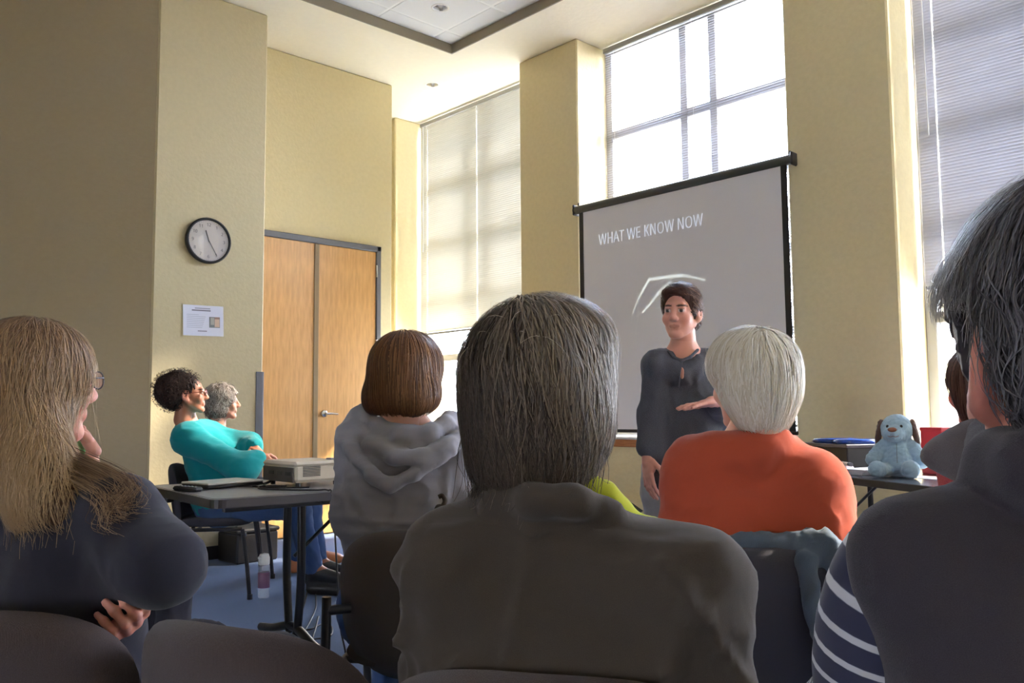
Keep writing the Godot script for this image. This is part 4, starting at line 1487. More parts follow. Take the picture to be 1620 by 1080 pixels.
# Builds a person as a Node3D at the floor under the hips; local -z is where the body faces.
func person(label: String, at: Vector3, turn: float, o: Dictionary) -> Node3D:
	var t := thing("person", label, "person", at, turn)
	var skin: Color = o.get("skin", lin(206, 150, 126))
	var hc: Vector3 = o.head
	var hb := Basis.from_euler(o.get("look", Vector3.ZERO))
	var hx := Transform3D(hb, hc)
	var sh: Array = o.shoulders
	var el: Array = o.elbows
	var wr: Array = o.wrists
	var neck: Vector3 = o.get("neck", (sh[0] + sh[1]) * 0.5 + Vector3(0, 0.045, 0.0))
	var ar: Array = o.get("arm_r", [0.058, 0.048, 0.038])
	var legs: Array = o.get("legs", [])
	if legs.is_empty():
		for s in [-1.0, 1.0]:
			legs.append([Vector3(s * 0.09, 0.54, -0.02), Vector3(s * 0.12, 0.53, -0.44), Vector3(s * 0.13, 0.10, -0.42), Vector3(s * 0.15, 0.04, -0.58)])
	var rows: Array = o.rows
	# skin: one continuous body
	var mb := MB.new()
	mb.col = skin
	var bp := torso_rows(rows, -0.016)
	bp.append(["c", neck + Vector3(0, -0.02, 0), hc + hb * Vector3(0, -0.07, 0.03), 0.058, 0.052])
	for s in 2:
		var lean: float = 0.02 if o.get("no_arms", false) else 0.0
		bp.append(["c", neck + Vector3(0, -0.03, 0), sh[s], 0.05 - lean * 0.8, 0.042 - lean])
		bp.append(["c", sh[s], el[s], ar[0] - 0.014 - lean * 0.5, ar[1] - 0.012 - lean * 0.6])
		bp.append(["c", el[s], wr[s], ar[1] - 0.012 - lean * 0.6, 0.024])
		var l: Array = legs[s]
		bp.append(["c", l[0], l[1], 0.085, 0.055])
		bp.append(["c", l[1], l[2], 0.055, 0.038])
		bp.append(["c", l[2], l[3], 0.038, 0.03])
	var base_cell: float = o.get("body_cell", 0.016)
	Field.new(bp, base_cell, 0.05).mesh_into(mb, Transform3D(), func(_p: Vector3) -> Color: return skin)
	var fw: float = o.get("face", 1.0)
	var key := "%.2f" % fw
	if not head_fields.has(key):
		head_fields[key] = Field.new(head_prims(fw) + ear_prims(-1.0) + ear_prims(1.0), 0.0042, 0.014)
	head_fields[key].mesh_into(mb, hx, skin_paint(skin, o.get("brow", lin(70, 52, 44)), o.get("eye", lin(62, 58, 54))))
	var hands: Array = o.get("hands", ["relaxed", "relaxed"])
	for s in 2:
		var dir: Vector3 = o.hand_dir[s] if o.has("hand_dir") else (wr[s] - el[s]).normalized()
		var palm: Vector3 = o.palm[s] if o.has("palm") else Vector3(0, -1, 0)
		put_hand(mb, wr[s], dir, palm, s == 0, hands[s], skin, o.get("hand_scale", 1.0))
	part("body", mb.done(), M.skin, t)
	# trousers
	var pp := []
	var lowest: Array = rows[rows.size() - 1]
	pp += torso_rows([[lowest[0] - 0.01, lowest[1] - 0.002, lowest[2] - 0.002, lowest[3]]], 0.0)
	for s in 2:
		var l: Array = legs[s]
		pp.append(["c", l[0], l[1], 0.105, 0.075])
		pp.append(["c", l[1], l[2] + (l[1] - l[2]).normalized() * 0.02, 0.074, 0.062])
	part("trousers", soft(pp, 0.013, 0.05, folds(0.007, Vector3(9, 6, 9), 51)), o.get("trousers", M.dark_cloth), t)
	for s in 2:
		var l: Array = legs[s]
		var f: Vector3 = ((l[3] - l[2]) * Vector3(1, 0, 1)).normalized()
		var shoe := soft([["c", l[2] + Vector3(0, -0.03, 0) - f * 0.02, l[2] + Vector3(0, -0.055, 0) - f * 0.02, 0.043, 0.042], ["c", l[2] * Vector3(1, 0, 1) + Vector3(0, 0.042, 0), l[3] * Vector3(1, 0, 1) + Vector3(0, 0.036, 0), 0.042, 0.038], ["c", l[2] + Vector3(0, -0.02, 0), l[3] + f * 0.01, 0.045, 0.036], ["e", l[3] * Vector3(1, 0, 1) + Vector3(0, 0.034, 0) + f * 0.03, Vector3(0.046, 0.034, 0.05)]], 0.009, 0.02, null, func(p: Vector3) -> bool: return p.y > -0.02)
		part("shoe", shoe, o.get("shoes", M.black), t)
	# the upper garment
	var gp := torso_rows(rows, 0.0)
	var tr: float = o.get("trap", 0.056)
	for s in 2:
		gp.append(["c", neck + Vector3(0, -0.035, 0.012), sh[s] + Vector3(0, 0.004, 0), tr, ar[0]])
		if o.get("no_arms", false):
			continue
		gp.append(["c", sh[s], el[s], ar[0], ar[1]])
		var cuff: Vector3 = el[s].lerp(wr[s], o.get("sleeve", 0.93))
		gp.append(["c", el[s], cuff, ar[1], ar[2]])
	var keep = o.get("keep")
	var push = o.get("folds", folds(0.006, Vector3(7, 4, 7), 61))
	part(o.get("top_name", "sweater"), soft(gp, o.get("cell", 0.011), o.get("blend", 0.06), push, keep, o.get("extra", []), o.get("extra_blend", 0.018)), o.top, t)
	return t


# ---------------------------------------------------------------- hair
# A volume of hair in the head's frame, and many strands that flow over it.
func hair(t: Node3D, hx: Transform3D, o: Dictionary) -> void:
	var fld := Field.new(o.volume, o.get("cell", 0.006), o.get("blend", 0.03))
	var cols: Array = o.colors
	var mb := MB.new()
	var under: Color = o.get("under", cols[0])
	var keep = o.get("keep")
	var nz := FastNoiseLite.new()
	nz.frequency = 1.0
	nz.seed = o.get("seed", 1)
	var lump: float = o.get("lump", 0.003)
	fld.mesh_into(mb, Transform3D(), func(p: Vector3) -> Color: return under.lerp(cols[1], 0.5 + 0.5 * nz.get_noise_3d(p.x * 60.0, p.y * 9.0, p.z * 60.0)), func(p: Vector3, _n: Vector3) -> float: return lump * nz.get_noise_3d(p.x * 70.0, p.y * 18.0, p.z * 70.0) - 0.004, keep)
	var r := RandomNumberGenerator.new()
	r.seed = o.get("seed", 1)
	var count: int = o.count
	var steps: int = o.get("steps", 12)
	var width: float = o.get("width", 0.0016)
	var length: float = o.length
	var wave: float = o.get("wave", 0.0)
	var root: Callable = o.root
	var flow: Callable = o.flow
	var stop: Callable = o.stop
	var loose: float = o.get("loose", 0.004)
	var cling: float = o.get("cling", 0.5)
	var free: float = o.get("free", 0.03)
	for k in count:
		var p: Vector3 = root.call(r)
		var lay := r.randf_range(-0.002, loose)
		var g := Vector3.UP
		for w in 4:
			g = fld.grad(p)
			p -= g * (fld.at(p) - lay)
		if stop.call(p, 0.0, 0.5):
			continue
		var q := r.randf()
		var own: float = length * lerpf(o.get("short", 0.6), 1.0, r.randf())
		var jit: Vector3 = Vector3(r.randf_range(-1, 1), r.randf_range(-1, 1), r.randf_range(-1, 1)) * o.get("jitter", 0.12)
		var phase := r.randf() * TAU
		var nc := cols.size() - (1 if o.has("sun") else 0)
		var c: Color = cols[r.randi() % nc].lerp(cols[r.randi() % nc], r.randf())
		if o.has("sun"):  # window light painted in: roots towards this direction take the palest colour
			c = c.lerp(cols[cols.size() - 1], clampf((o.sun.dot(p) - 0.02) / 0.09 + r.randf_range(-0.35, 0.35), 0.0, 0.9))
		var line := []
		var nrm := []
		var dl := own / steps
		for s in steps + 1:
			line.append(p)
			nrm.append(g)
			var f: Vector3 = flow.call(p, jit) + jit
			if wave > 0.0:
				f += g.cross(f).normalized() * sin(phase + s * o.get("turns", 0.9)) * wave
			var d := fld.at(p)
			if d < 0.012:
				f -= g * f.dot(g)
			p += f.normalized() * dl
			d = fld.at(p)
			g = (g * 0.3 + fld.grad(p)).normalized() if d < 0.04 else g
			if d < lay:
				p += g * (lay - d)
			elif d < 0.03:
				p -= g * (d - lay) * cling
			if d > free or stop.call(p, float(s) / steps, q):
				break
		if line.size() < 3:
			continue
		var m := line.size()
		var w0 := width * r.randf_range(0.7, 1.3)
		var tip: Color = c.lerp(o.get("tip", cols[cols.size() - 1]), o.get("tip_share", 0.2))
		var first := mb.v.size()
		for s in m:
			var u := float(s) / (m - 1)
			var tg: Vector3 = line[mini(s + 1, m - 1)] - line[maxi(s - 1, 0)]
			var sd: Vector3 = tg.cross(nrm[s]).normalized() * w0 * (1.0 - 0.75 * u * u)
			mb.col = c.lerp(tip, u)
			mb.vert(line[s] - sd, (nrm[s] - sd.normalized() * 0.7).normalized(), Vector2(0, u))
			mb.vert(line[s] + sd, (nrm[s] + sd.normalized() * 0.7).normalized(), Vector2(1, u))
		for s in m - 1:
			var a := first + s * 2
			var f := (mb.v[a + 1] - mb.v[a]).cross(mb.v[a + 3] - mb.v[a])
			if f.dot(nrm[s] + nrm[s + 1]) > 0.0:
				mb.i.append_array([a, a + 3, a + 1, a, a + 2, a + 3])
			else:
				mb.i.append_array([a, a + 1, a + 3, a, a + 3, a + 2])
	part("hair", mb.done(), o.get("material", M.hair), t, hx).set_meta("kind", "stuff")


func lock_of_hair(paths: Array, spread: float, count: int, cols: Array, seed_no: int, r0 := 0.0007) -> ArrayMesh:
	# loose strands that follow a few guide lines
	var g := RandomNumberGenerator.new()
	g.seed = seed_no
	var mb := MB.new()
	for k in count:
		var guide: Array = curve(paths[g.randi() % paths.size()], 4)
		var off := Vector3(g.randfn(), g.randfn(), g.randfn()) * spread * 0.5
		var ph := g.randf() * TAU
		var m := int(guide.size() * g.randf_range(0.7, 1.0))
		var line := []
		var rr := []
		for j in m:
			var u := float(j) / m
			line.append(guide[j] + off * (0.35 + 0.9 * u) + Vector3(sin(ph + u * 7.0), cos(ph + u * 6.0), sin(ph * 2.0 + u * 8.0)) * 0.006 * u)
			rr.append(r0 * (1.0 - 0.6 * u))
		mb.col = cols[g.randi() % cols.size()].lerp(cols[g.randi() % cols.size()], g.randf())
		mb.tube(line, rr, 3, false)
	return mb.done()


func over_scalp(low: float, front := -0.06) -> Callable:
	# random roots over the crown, down to a height at the back
	return func(r: RandomNumberGenerator) -> Vector3:
		for tries in 20:
			var d := Vector3(r.randfn(), r.randfn(), r.randfn()).normalized()
			var p := Vector3(0, 0.02, 0.01) + d * Vector3(0.085, 0.1, 0.1)
			if p.y < low or (p.z < front and p.y < 0.065):
				continue
			return p
		return Vector3(0, 0.12, 0)


func away(w: Vector3, gravity: float, back: float) -> Callable:
	return func(p: Vector3, _j: Vector3) -> Vector3:
		var d := p - w
		return d.normalized() * clampf(1.2 - d.length() * 6.0, 0.15, 1.0) + Vector3(0, -gravity, back)


func face_zone(p: Vector3) -> bool:
	return p.z < -0.045 and p.y < 0.05 and absf(p.x) < 0.068 or p.z < -0.02 and p.y < -0.02 and absf(p.x) < 0.075


func spectacles(t: Node3D, hx: Transform3D, m: Material, h := 0.017) -> void:
	var g := Node3D.new()
	g.name = "spectacles"
	t.add_child(g, true)
	g.transform = hx
	var fr := MB.new()
	for s in [-1.0, 1.0]:
		var ring := []
		for k in 21:
			var a := TAU * k / 20.0
			ring.append(Vector3(s * 0.033 + cos(a) * 0.025, 0.002 + sin(a) * h, -0.104 + absf(cos(a)) * 0.002))
		fr.tube(ring, 0.0018, 6, false)
		fr.tube([Vector3(s * 0.057, 0.006, -0.102), Vector3(s * 0.070, 0.006, -0.092), Vector3(s * 0.080, 0.006, -0.02), Vector3(s * 0.082, 0.002, 0.012)], 0.0018, 6)
	fr.tube([Vector3(-0.009, 0.005, -0.105), Vector3(0.009, 0.005, -0.105)], 0.0018, 6)
	part("spectacle_frame", fr.done(), m, g)
	for s in [-1.0, 1.0]:
		var ln := MB.new()
		ln.ball(Vector3(s * 0.033, 0.002, -0.103), Vector3(0.0245, h - 0.0005, 0.0012), 14)
		part("lens", ln.done(), M.glass, g)


func creases(base: Callable, lines: Array, w: float, facing := 1.0) -> Callable:
	# seams and folds drawn on the back (facing 1) of a garment: [x0, y0, x1, y1, height]
	return func(p: Vector3, n: Vector3) -> float:
		var s: float = base.call(p, n)
		if n.z * facing < 0.1:
			return s
		for l in lines:
			var a := Vector2(l[0], l[1])
			var b := Vector2(l[2], l[3])
			var q := Vector2(p.x, p.y)
			var d := (Geometry2D.get_closest_point_to_segment(q, a, b) - q).length_squared()
			if d < w * w * 6.0:
				s += l[4] * exp(-d / (w * w))
		return s


func chain(pts: Array, r0: float, r1: float) -> Array:
	var out := []
	for k in pts.size() - 1:
		var a: float = lerpf(r0, r1, float(k) / (pts.size() - 1))
		var b: float = lerpf(r0, r1, float(k + 1) / (pts.size() - 1))
		out.append(["c", pts[k], pts[k + 1], a, b])
	return out


func people() -> void:
	long_blonde()
	hoodie()
	olive_jacket()
	orange_sweater()
	grey_vest()
	presenter()
	turquoise()
	curly_grey()
	by_the_window()
	green_shirt()


func olive_jacket() -> void:
	var head := Vector3(-0.0163, 1.129, -0.015)
	var look := Vector3(0.06, 0.0, 0.0)
	var o := {
		"head": head, "look": look, "skin": lin(200, 132, 112), "top": M.olive, "top_name": "jacket", "trousers": M.dark_cloth,
		"shoulders": [Vector3(-0.1223, 0.8905, 0.0326), Vector3(0.1825, 0.8749, 0.0484)], "neck": Vector3(-0.0035, 0.9729, -0.0004),
		"elbows": [Vector3(-0.1573, 0.7208, -0.0454), Vector3(0.2017, 0.7205, 0.0615)], "wrists": [Vector3(-0.07, 0.66, -0.34), Vector3(0.09, 0.65, -0.33)],
		"arm_r": [0.066, 0.056, 0.045], "trap": 0.05, "cell": 0.0085, "blend": 0.05,
		"rows": [[0.86, 0.17, 0.09, -0.01, 0.015], [0.79, 0.185, 0.115, 0.0, 0.02], [0.70, 0.19, 0.12, 0.01, 0.02], [0.60, 0.19, 0.125, 0.01, 0.01], [0.53, 0.185, 0.12, 0.0]],
		"extra": chain([Vector3(-0.1006, 0.9852, -0.0165), Vector3(-0.0598, 0.9894, 0.0564), Vector3(-0.0008, 0.9908, 0.0935), Vector3(0.0522, 0.9882, 0.0905), Vector3(0.0869, 0.9699, 0.0596), Vector3(0.1102, 0.9437, -0.0002)], 0.013, 0.012) + chain([Vector3(-0.0522, 0.9761, 0.0534), Vector3(-0.0028, 0.9737, 0.0667), Vector3(0.0499, 0.9744, 0.064)], 0.019, 0.019),
	}
	o.folds = creases(folds(0.011, Vector3(4, 7, 4), 101), [[-0.13, 0.945, 0.0, 0.955, 0.0057], [0.0, 0.955, 0.17, 0.935, 0.0057], [-0.005, 0.95, -0.03, 0.80, 0.0057], [-0.03, 0.80, -0.055, 0.62, 0.0057],
		[0.19, 0.90, 0.165, 0.80, 0.0076], [0.165, 0.80, 0.17, 0.70, 0.0076], [-0.16, 0.9, -0.185, 0.80, 0.0095], [-0.185, 0.8, -0.17, 0.66, 0.0076], [-0.2, 0.72, -0.09, 0.79, 0.0114], [0.20, 0.86, 0.245, 0.78, 0.0114], [0.16, 0.915, 0.20, 0.87, 0.0133]], 0.009)
	var t := person("person seen from behind in olive jacket with tousled grey hair and lime collar", Vector3(-0.8207, 0, -0.8397), deg_to_rad(32.75), o)
	# the lime collar of the shirt underneath, and its dark checked outer collar
	part("shirt_collar", soft(chain([Vector3(0.0138, 1.002, 0.0237), Vector3(0.052, 1.004, 0.0247), Vector3(0.0783, 0.9927, 0.0171), Vector3(0.0964, 0.9704, 0.0056), Vector3(0.1109, 0.9507, -0.0101), Vector3(0.1385, 0.9451, -0.0071), Vector3(0.1608, 0.9364, -0.003)], 0.0135, 0.010) + chain([Vector3(0.0234, 0.989, 0.0305), Vector3(0.0572, 0.9889, 0.0324), Vector3(0.0823, 0.9739, 0.0249), Vector3(0.0996, 0.9551, 0.0138)], 0.011, 0.009), 0.005, 0.02), M.lime, t)
	var fl := MB.new()
	fl.strip([Vector3(0.0932, 0.984, -0.0235), Vector3(0.1073, 0.9748, -0.033), Vector3(0.1207, 0.9638, -0.0424)], [Vector3(0.0952, 0.9563, -0.016), Vector3(0.1015, 0.9543, -0.0199), Vector3(0.1073, 0.9566, -0.0294)], Vector3.BACK, 0.003)
	part("collar_point", fl.done(), M.navy, t)
	var strap := MB.new()
	strap.tube(curve([Vector3(0.1224, 0.9492, 0.0386), Vector3(0.1508, 0.9455, 0.0468), Vector3(0.1766, 0.9342, 0.0549)], 5), 0.012, 8, true, 0.4)
	part("shoulder_strap", strap.done(), M.olive, t)
	var hx := Transform3D(Basis.from_euler(look), head)
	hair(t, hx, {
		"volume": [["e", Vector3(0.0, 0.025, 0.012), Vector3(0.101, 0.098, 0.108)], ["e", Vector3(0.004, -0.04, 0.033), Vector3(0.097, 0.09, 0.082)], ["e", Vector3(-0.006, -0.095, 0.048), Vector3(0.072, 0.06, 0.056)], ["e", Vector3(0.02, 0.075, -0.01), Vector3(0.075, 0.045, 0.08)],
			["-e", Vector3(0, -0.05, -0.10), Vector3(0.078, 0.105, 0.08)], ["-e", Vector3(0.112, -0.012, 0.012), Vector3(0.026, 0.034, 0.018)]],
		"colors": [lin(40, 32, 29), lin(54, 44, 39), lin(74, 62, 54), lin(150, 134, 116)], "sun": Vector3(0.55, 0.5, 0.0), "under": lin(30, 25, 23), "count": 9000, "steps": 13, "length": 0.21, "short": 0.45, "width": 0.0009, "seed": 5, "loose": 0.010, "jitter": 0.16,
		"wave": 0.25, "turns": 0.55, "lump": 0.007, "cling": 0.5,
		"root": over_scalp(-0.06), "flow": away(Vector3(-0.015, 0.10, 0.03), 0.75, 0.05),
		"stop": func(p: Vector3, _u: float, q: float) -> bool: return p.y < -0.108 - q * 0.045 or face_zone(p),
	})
	var tips := []
	for k in 9:
		var a := lerpf(-1.35, 1.35, k / 8.0)
		tips.append([Vector3(sin(a) * 0.085, -0.02, 0.03 + cos(a) * 0.075), Vector3(sin(a) * 0.088, -0.08, 0.034 + cos(a) * 0.072), Vector3(sin(a) * 0.076, -0.125, 0.04 + cos(a) * 0.062), Vector3(sin(a) * 0.078, -0.155 + 0.012 * (k % 3), 0.045 + cos(a) * 0.072)])
	part("nape_wisps", lock_of_hair(tips, 0.022, 420, [lin(48, 39, 35), lin(74, 62, 54), lin(120, 106, 92)], 78, 0.0006), M.hair, t, hx).set_meta("kind", "stuff")
	part("flyaway_hair", flyaways(9, 60, Vector3(0, 0.03, 0.01), Vector3(0.103, 0.1, 0.105), 0.05), M.hair_fine, t, hx).set_meta("kind", "stuff")


func flyaways(seed_no: int, count: int, c: Vector3, r: Vector3, reach: float) -> ArrayMesh:
	var g := RandomNumberGenerator.new()
	g.seed = seed_no
	var mb := MB.new()
	for k in count:
		var d := Vector3(g.randfn(), absf(g.randfn()) + 0.1, g.randfn()).normalized()
		var p := c + d * r
		var s := d.cross(Vector3(g.randfn(), g.randfn(), g.randfn())).normalized()
		var line := []
		var m := g.randf_range(0.5, 1.0) * reach
		for j in 6:
			var u := j / 5.0
			line.append(p + d * (m * 0.35 * sin(u * 2.6)) + s * m * u - Vector3(0, m * 0.5 * u * u, 0))
		mb.tube(line, [0.0003, 0.0003, 0.00028, 0.00025, 0.0002, 0.00012], 3, false)
	return mb.done()


func orange_sweater() -> void:
	var head := Vector3(0.0039, 1.171, 0.0046)
	var look := Vector3(0.02, 0.42, 0.0)
	var o := {
		"head": head, "look": look, "skin": lin(218, 164, 140), "top": M.orange, "top_name": "sweater", "trousers": M.dark_cloth,
		"shoulders": [Vector3(-0.1276, 0.941, -0.0052), Vector3(0.1382, 0.9141, 0.0444)], "neck": Vector3(-0.0118, 1.011, -0.0177),
		"elbows": [Vector3(-0.159, 0.7653, 0.0026), Vector3(0.144, 0.7671, 0.0821)], "wrists": [Vector3(-0.10, 0.67, -0.30), Vector3(0.10, 0.66, -0.31)],
		"arm_r": [0.072, 0.064, 0.05], "trap": 0.052, "cell": 0.011, "blend": 0.06,
		"rows": [[0.90, 0.17, 0.085, -0.005, 0.01], [0.82, 0.195, 0.12, 0.0, 0.01], [0.74, 0.20, 0.125, -0.03, 0.01], [0.65, 0.205, 0.13, -0.06], [0.56, 0.20, 0.125, -0.06]],
		"extra": chain([Vector3(-0.1317, 0.9956, -0.0206), Vector3(-0.0963, 1.002, 0.0479), Vector3(-0.0294, 0.9991, 0.0631), Vector3(0.0081, 1.008, 0.0612), Vector3(0.0457, 1.016, 0.0391), Vector3(0.0967, 1, -0.0261)], 0.031, 0.032), "extra_blend": 0.05,
		"folds": creases(folds(0.006, Vector3(5, 7, 5), 102), [[0.115, 0.93, 0.155, 0.85, 0.004], [0.155, 0.85, 0.165, 0.74, 0.004], [0.24, 0.80, 0.19, 0.74, 0.006], [0.21, 0.76, 0.17, 0.72, 0.006], [-0.17, 0.86, -0.18, 0.74, 0.004], [-0.2, 0.735, 0.1, 0.755, 0.005]], 0.011),
	}
	var t := person("white-haired woman in an orange sweater, seen from behind on the charcoal chair", Vector3(-1.138, 0, -1.864), deg_to_rad(42.75), o)
	part("neck_band", soft(chain([Vector3(-0.1095, 1.027, -0.0196), Vector3(-0.0951, 1.026, 0.0447), Vector3(-0.0345, 1.022, 0.0703), Vector3(0.0248, 1.026, 0.0414), Vector3(0.0591, 1.031, -0.031)], 0.009, 0.009), 0.004, 0.008), M.orange, t)
	var hx := Transform3D(Basis.from_euler(look), head)
	hair(t, hx, {
		"volume": [["e", Vector3(0.0, 0.04, 0.015), Vector3(0.106, 0.092, 0.118)], ["e", Vector3(0, -0.02, 0.045), Vector3(0.098, 0.09, 0.085)], ["e", Vector3(0.0, -0.085, 0.052), Vector3(0.066, 0.055, 0.05)],
			["-e", Vector3(0, -0.055, -0.095), Vector3(0.085, 0.10, 0.085)], ["-e", Vector3(-0.10, -0.02, 0.01), Vector3(0.026, 0.035, 0.022)], ["-e", Vector3(0.10, -0.02, 0.01), Vector3(0.026, 0.035, 0.022)]],
		"colors": [lin(208, 194, 170), lin(222, 210, 188), lin(234, 225, 208), lin(242, 236, 226)], "under": lin(176, 160, 136), "count": 4600, "steps": 12, "length": 0.13, "short": 0.5, "width": 0.0015, "seed": 6, "loose": 0.006, "jitter": 0.14,
		"wave": 0.16, "turns": 0.5, "lump": 0.007,
		"root": over_scalp(-0.09), "flow": away(Vector3(-0.01, 0.09, 0.06), 0.7, 0.08),
		"stop": func(p: Vector3, _u: float, q: float) -> bool: return p.y < -0.105 - q * 0.03 or face_zone(p),
	})
	part("flyaway_hair", flyaways(10, 30, Vector3(0, 0.04, 0.015), Vector3(0.105, 0.092, 0.112), 0.045), M.hair_fine, t, hx).set_meta("kind", "stuff")


func hoodie() -> void:
	var head := Vector3(0.0048, 1.213, -0.003)
	var look := Vector3(0.04, -0.42, -0.03)
	var hood := chain([Vector3(-0.1804, 1.06, -0.0127), Vector3(-0.1425, 0.9978, 0.06), Vector3(-0.071, 0.9324, 0.12), Vector3(-0.0162, 0.9065, 0.1342), Vector3(0.0475, 0.9333, 0.1369), Vector3(0.1217, 0.9891, 0.1213), Vector3(0.1675, 1.034, 0.0513)], 0.016, 0.016)
	hood += chain([Vector3(-0.162, 1.081, -0.0122), Vector3(-0.0844, 1.019, 0.0879), Vector3(-0.0053, 0.9834, 0.1297), Vector3(0.0683, 0.9796, 0.1292), Vector3(0.1326, 1.008, 0.102), Vector3(0.1629, 1.044, 0.0425)], 0.018, 0.018)
	hood += chain([Vector3(-0.1352, 1.099, -0.0227), Vector3(-0.0576, 1.06, 0.0592), Vector3(0.013, 1.036, 0.0925), Vector3(0.0819, 1.039, 0.0879), Vector3(0.1211, 1.066, 0.0471), Vector3(0.1291, 1.083, -0.0224)], 0.022, 0.022)
	hood += [["e", Vector3(-0.0022, 0.9971, 0.0602), Vector3(0.10, 0.07, 0.05)], ["c", Vector3(-0.1509, 1.066, -0.0344), Vector3(-0.1454, 1.017, 0.0216), 0.035, 0.03], ["c", Vector3(0.1217, 1.072, -0.0228), Vector3(0.1388, 1.026, 0.0225), 0.03, 0.026]]
	var o := {
		"head": head, "look": look, "skin": lin(214, 160, 136), "top": M.hoodie, "top_name": "hooded_sweatshirt", "trousers": M.denim,
		"shoulders": [Vector3(-0.1384, 1.001, -0.0306), Vector3(0.1253, 0.9933, -0.0094)], "neck": Vector3(-0.003, 1.065, -0.0347),
		"elbows": [Vector3(-0.1483, 0.8181, 0.0053), Vector3(0.1657, 0.8401, 0.0154)], "wrists": [Vector3(-0.10, 0.70, -0.27), Vector3(0.11, 0.71, -0.27)],
		"arm_r": [0.064, 0.056, 0.046], "trap": 0.05, "cell": 0.0095, "blend": 0.04, "extra": hood,
		"rows": [[0.96, 0.13, 0.08, 0.01], [0.88, 0.165, 0.105, 0.0], [0.79, 0.175, 0.115, -0.03], [0.70, 0.185, 0.125, -0.055], [0.58, 0.185, 0.125, -0.05]],
		"folds": creases(folds(0.010, Vector3(5, 9, 5), 103), [[-0.20, 0.815, 0.14, 0.80, 0.006], [-0.19, 0.775, 0.16, 0.775, 0.005], [0.13, 0.94, 0.12, 0.84, 0.006], [0.12, 0.84, 0.15, 0.775, 0.006], [0.08, 0.86, 0.13, 0.82, 0.006], [-0.16, 0.93, -0.155, 0.82, 0.005], [-0.05, 0.78, 0.10, 0.84, 0.005]], 0.010),
	}
	var t := person("person with a brown bob in light grey hoodie, seen from behind beside projector table", Vector3(-1.989, 0, -1.456), deg_to_rad(42.75), o)
	part("drawcord", tube_mesh(curve([Vector3(0.1089, 0.8349, 0.1497), Vector3(0.1141, 0.8526, 0.1608), Vector3(0.1274, 0.8558, 0.1602), Vector3(0.1334, 0.8685, 0.1558), Vector3(0.1262, 0.8813, 0.1523), Vector3(0.1162, 0.8781, 0.1527)], 5), 0.0065, 7), M.olive, t)
	var hx := Transform3D(Basis.from_euler(look), head)
	hair(t, hx, {
		"volume": [["e", Vector3(0.0, 0.022, 0.012), Vector3(0.100, 0.100, 0.112)], ["e", Vector3(0, -0.045, 0.03), Vector3(0.104, 0.085, 0.090)], ["c", Vector3(-0.07, -0.06, 0.03), Vector3(0.07, -0.06, 0.03), 0.045, 0.045], ["c", Vector3(-0.05, -0.075, 0.06), Vector3(0.05, -0.075, 0.06), 0.045, 0.045],
			["-e", Vector3(0, -0.055, -0.10), Vector3(0.076, 0.115, 0.08)]],
		"colors": [lin(74, 50, 38), lin(98, 66, 46), lin(122, 84, 56), lin(148, 108, 74)], "under": lin(62, 42, 34), "count": 4200, "steps": 13, "length": 0.23, "short": 0.7, "width": 0.0016, "seed": 7, "loose": 0.005, "jitter": 0.06,
		"wave": 0.06, "turns": 0.4, "lump": 0.004,
		"root": over_scalp(-0.02), "flow": away(Vector3(0.0, 0.115, 0.02), 0.9, 0.02),
		"stop": func(p: Vector3, _u: float, q: float) -> bool: return p.y < -0.105 - q * 0.018 or face_zone(p),
	})


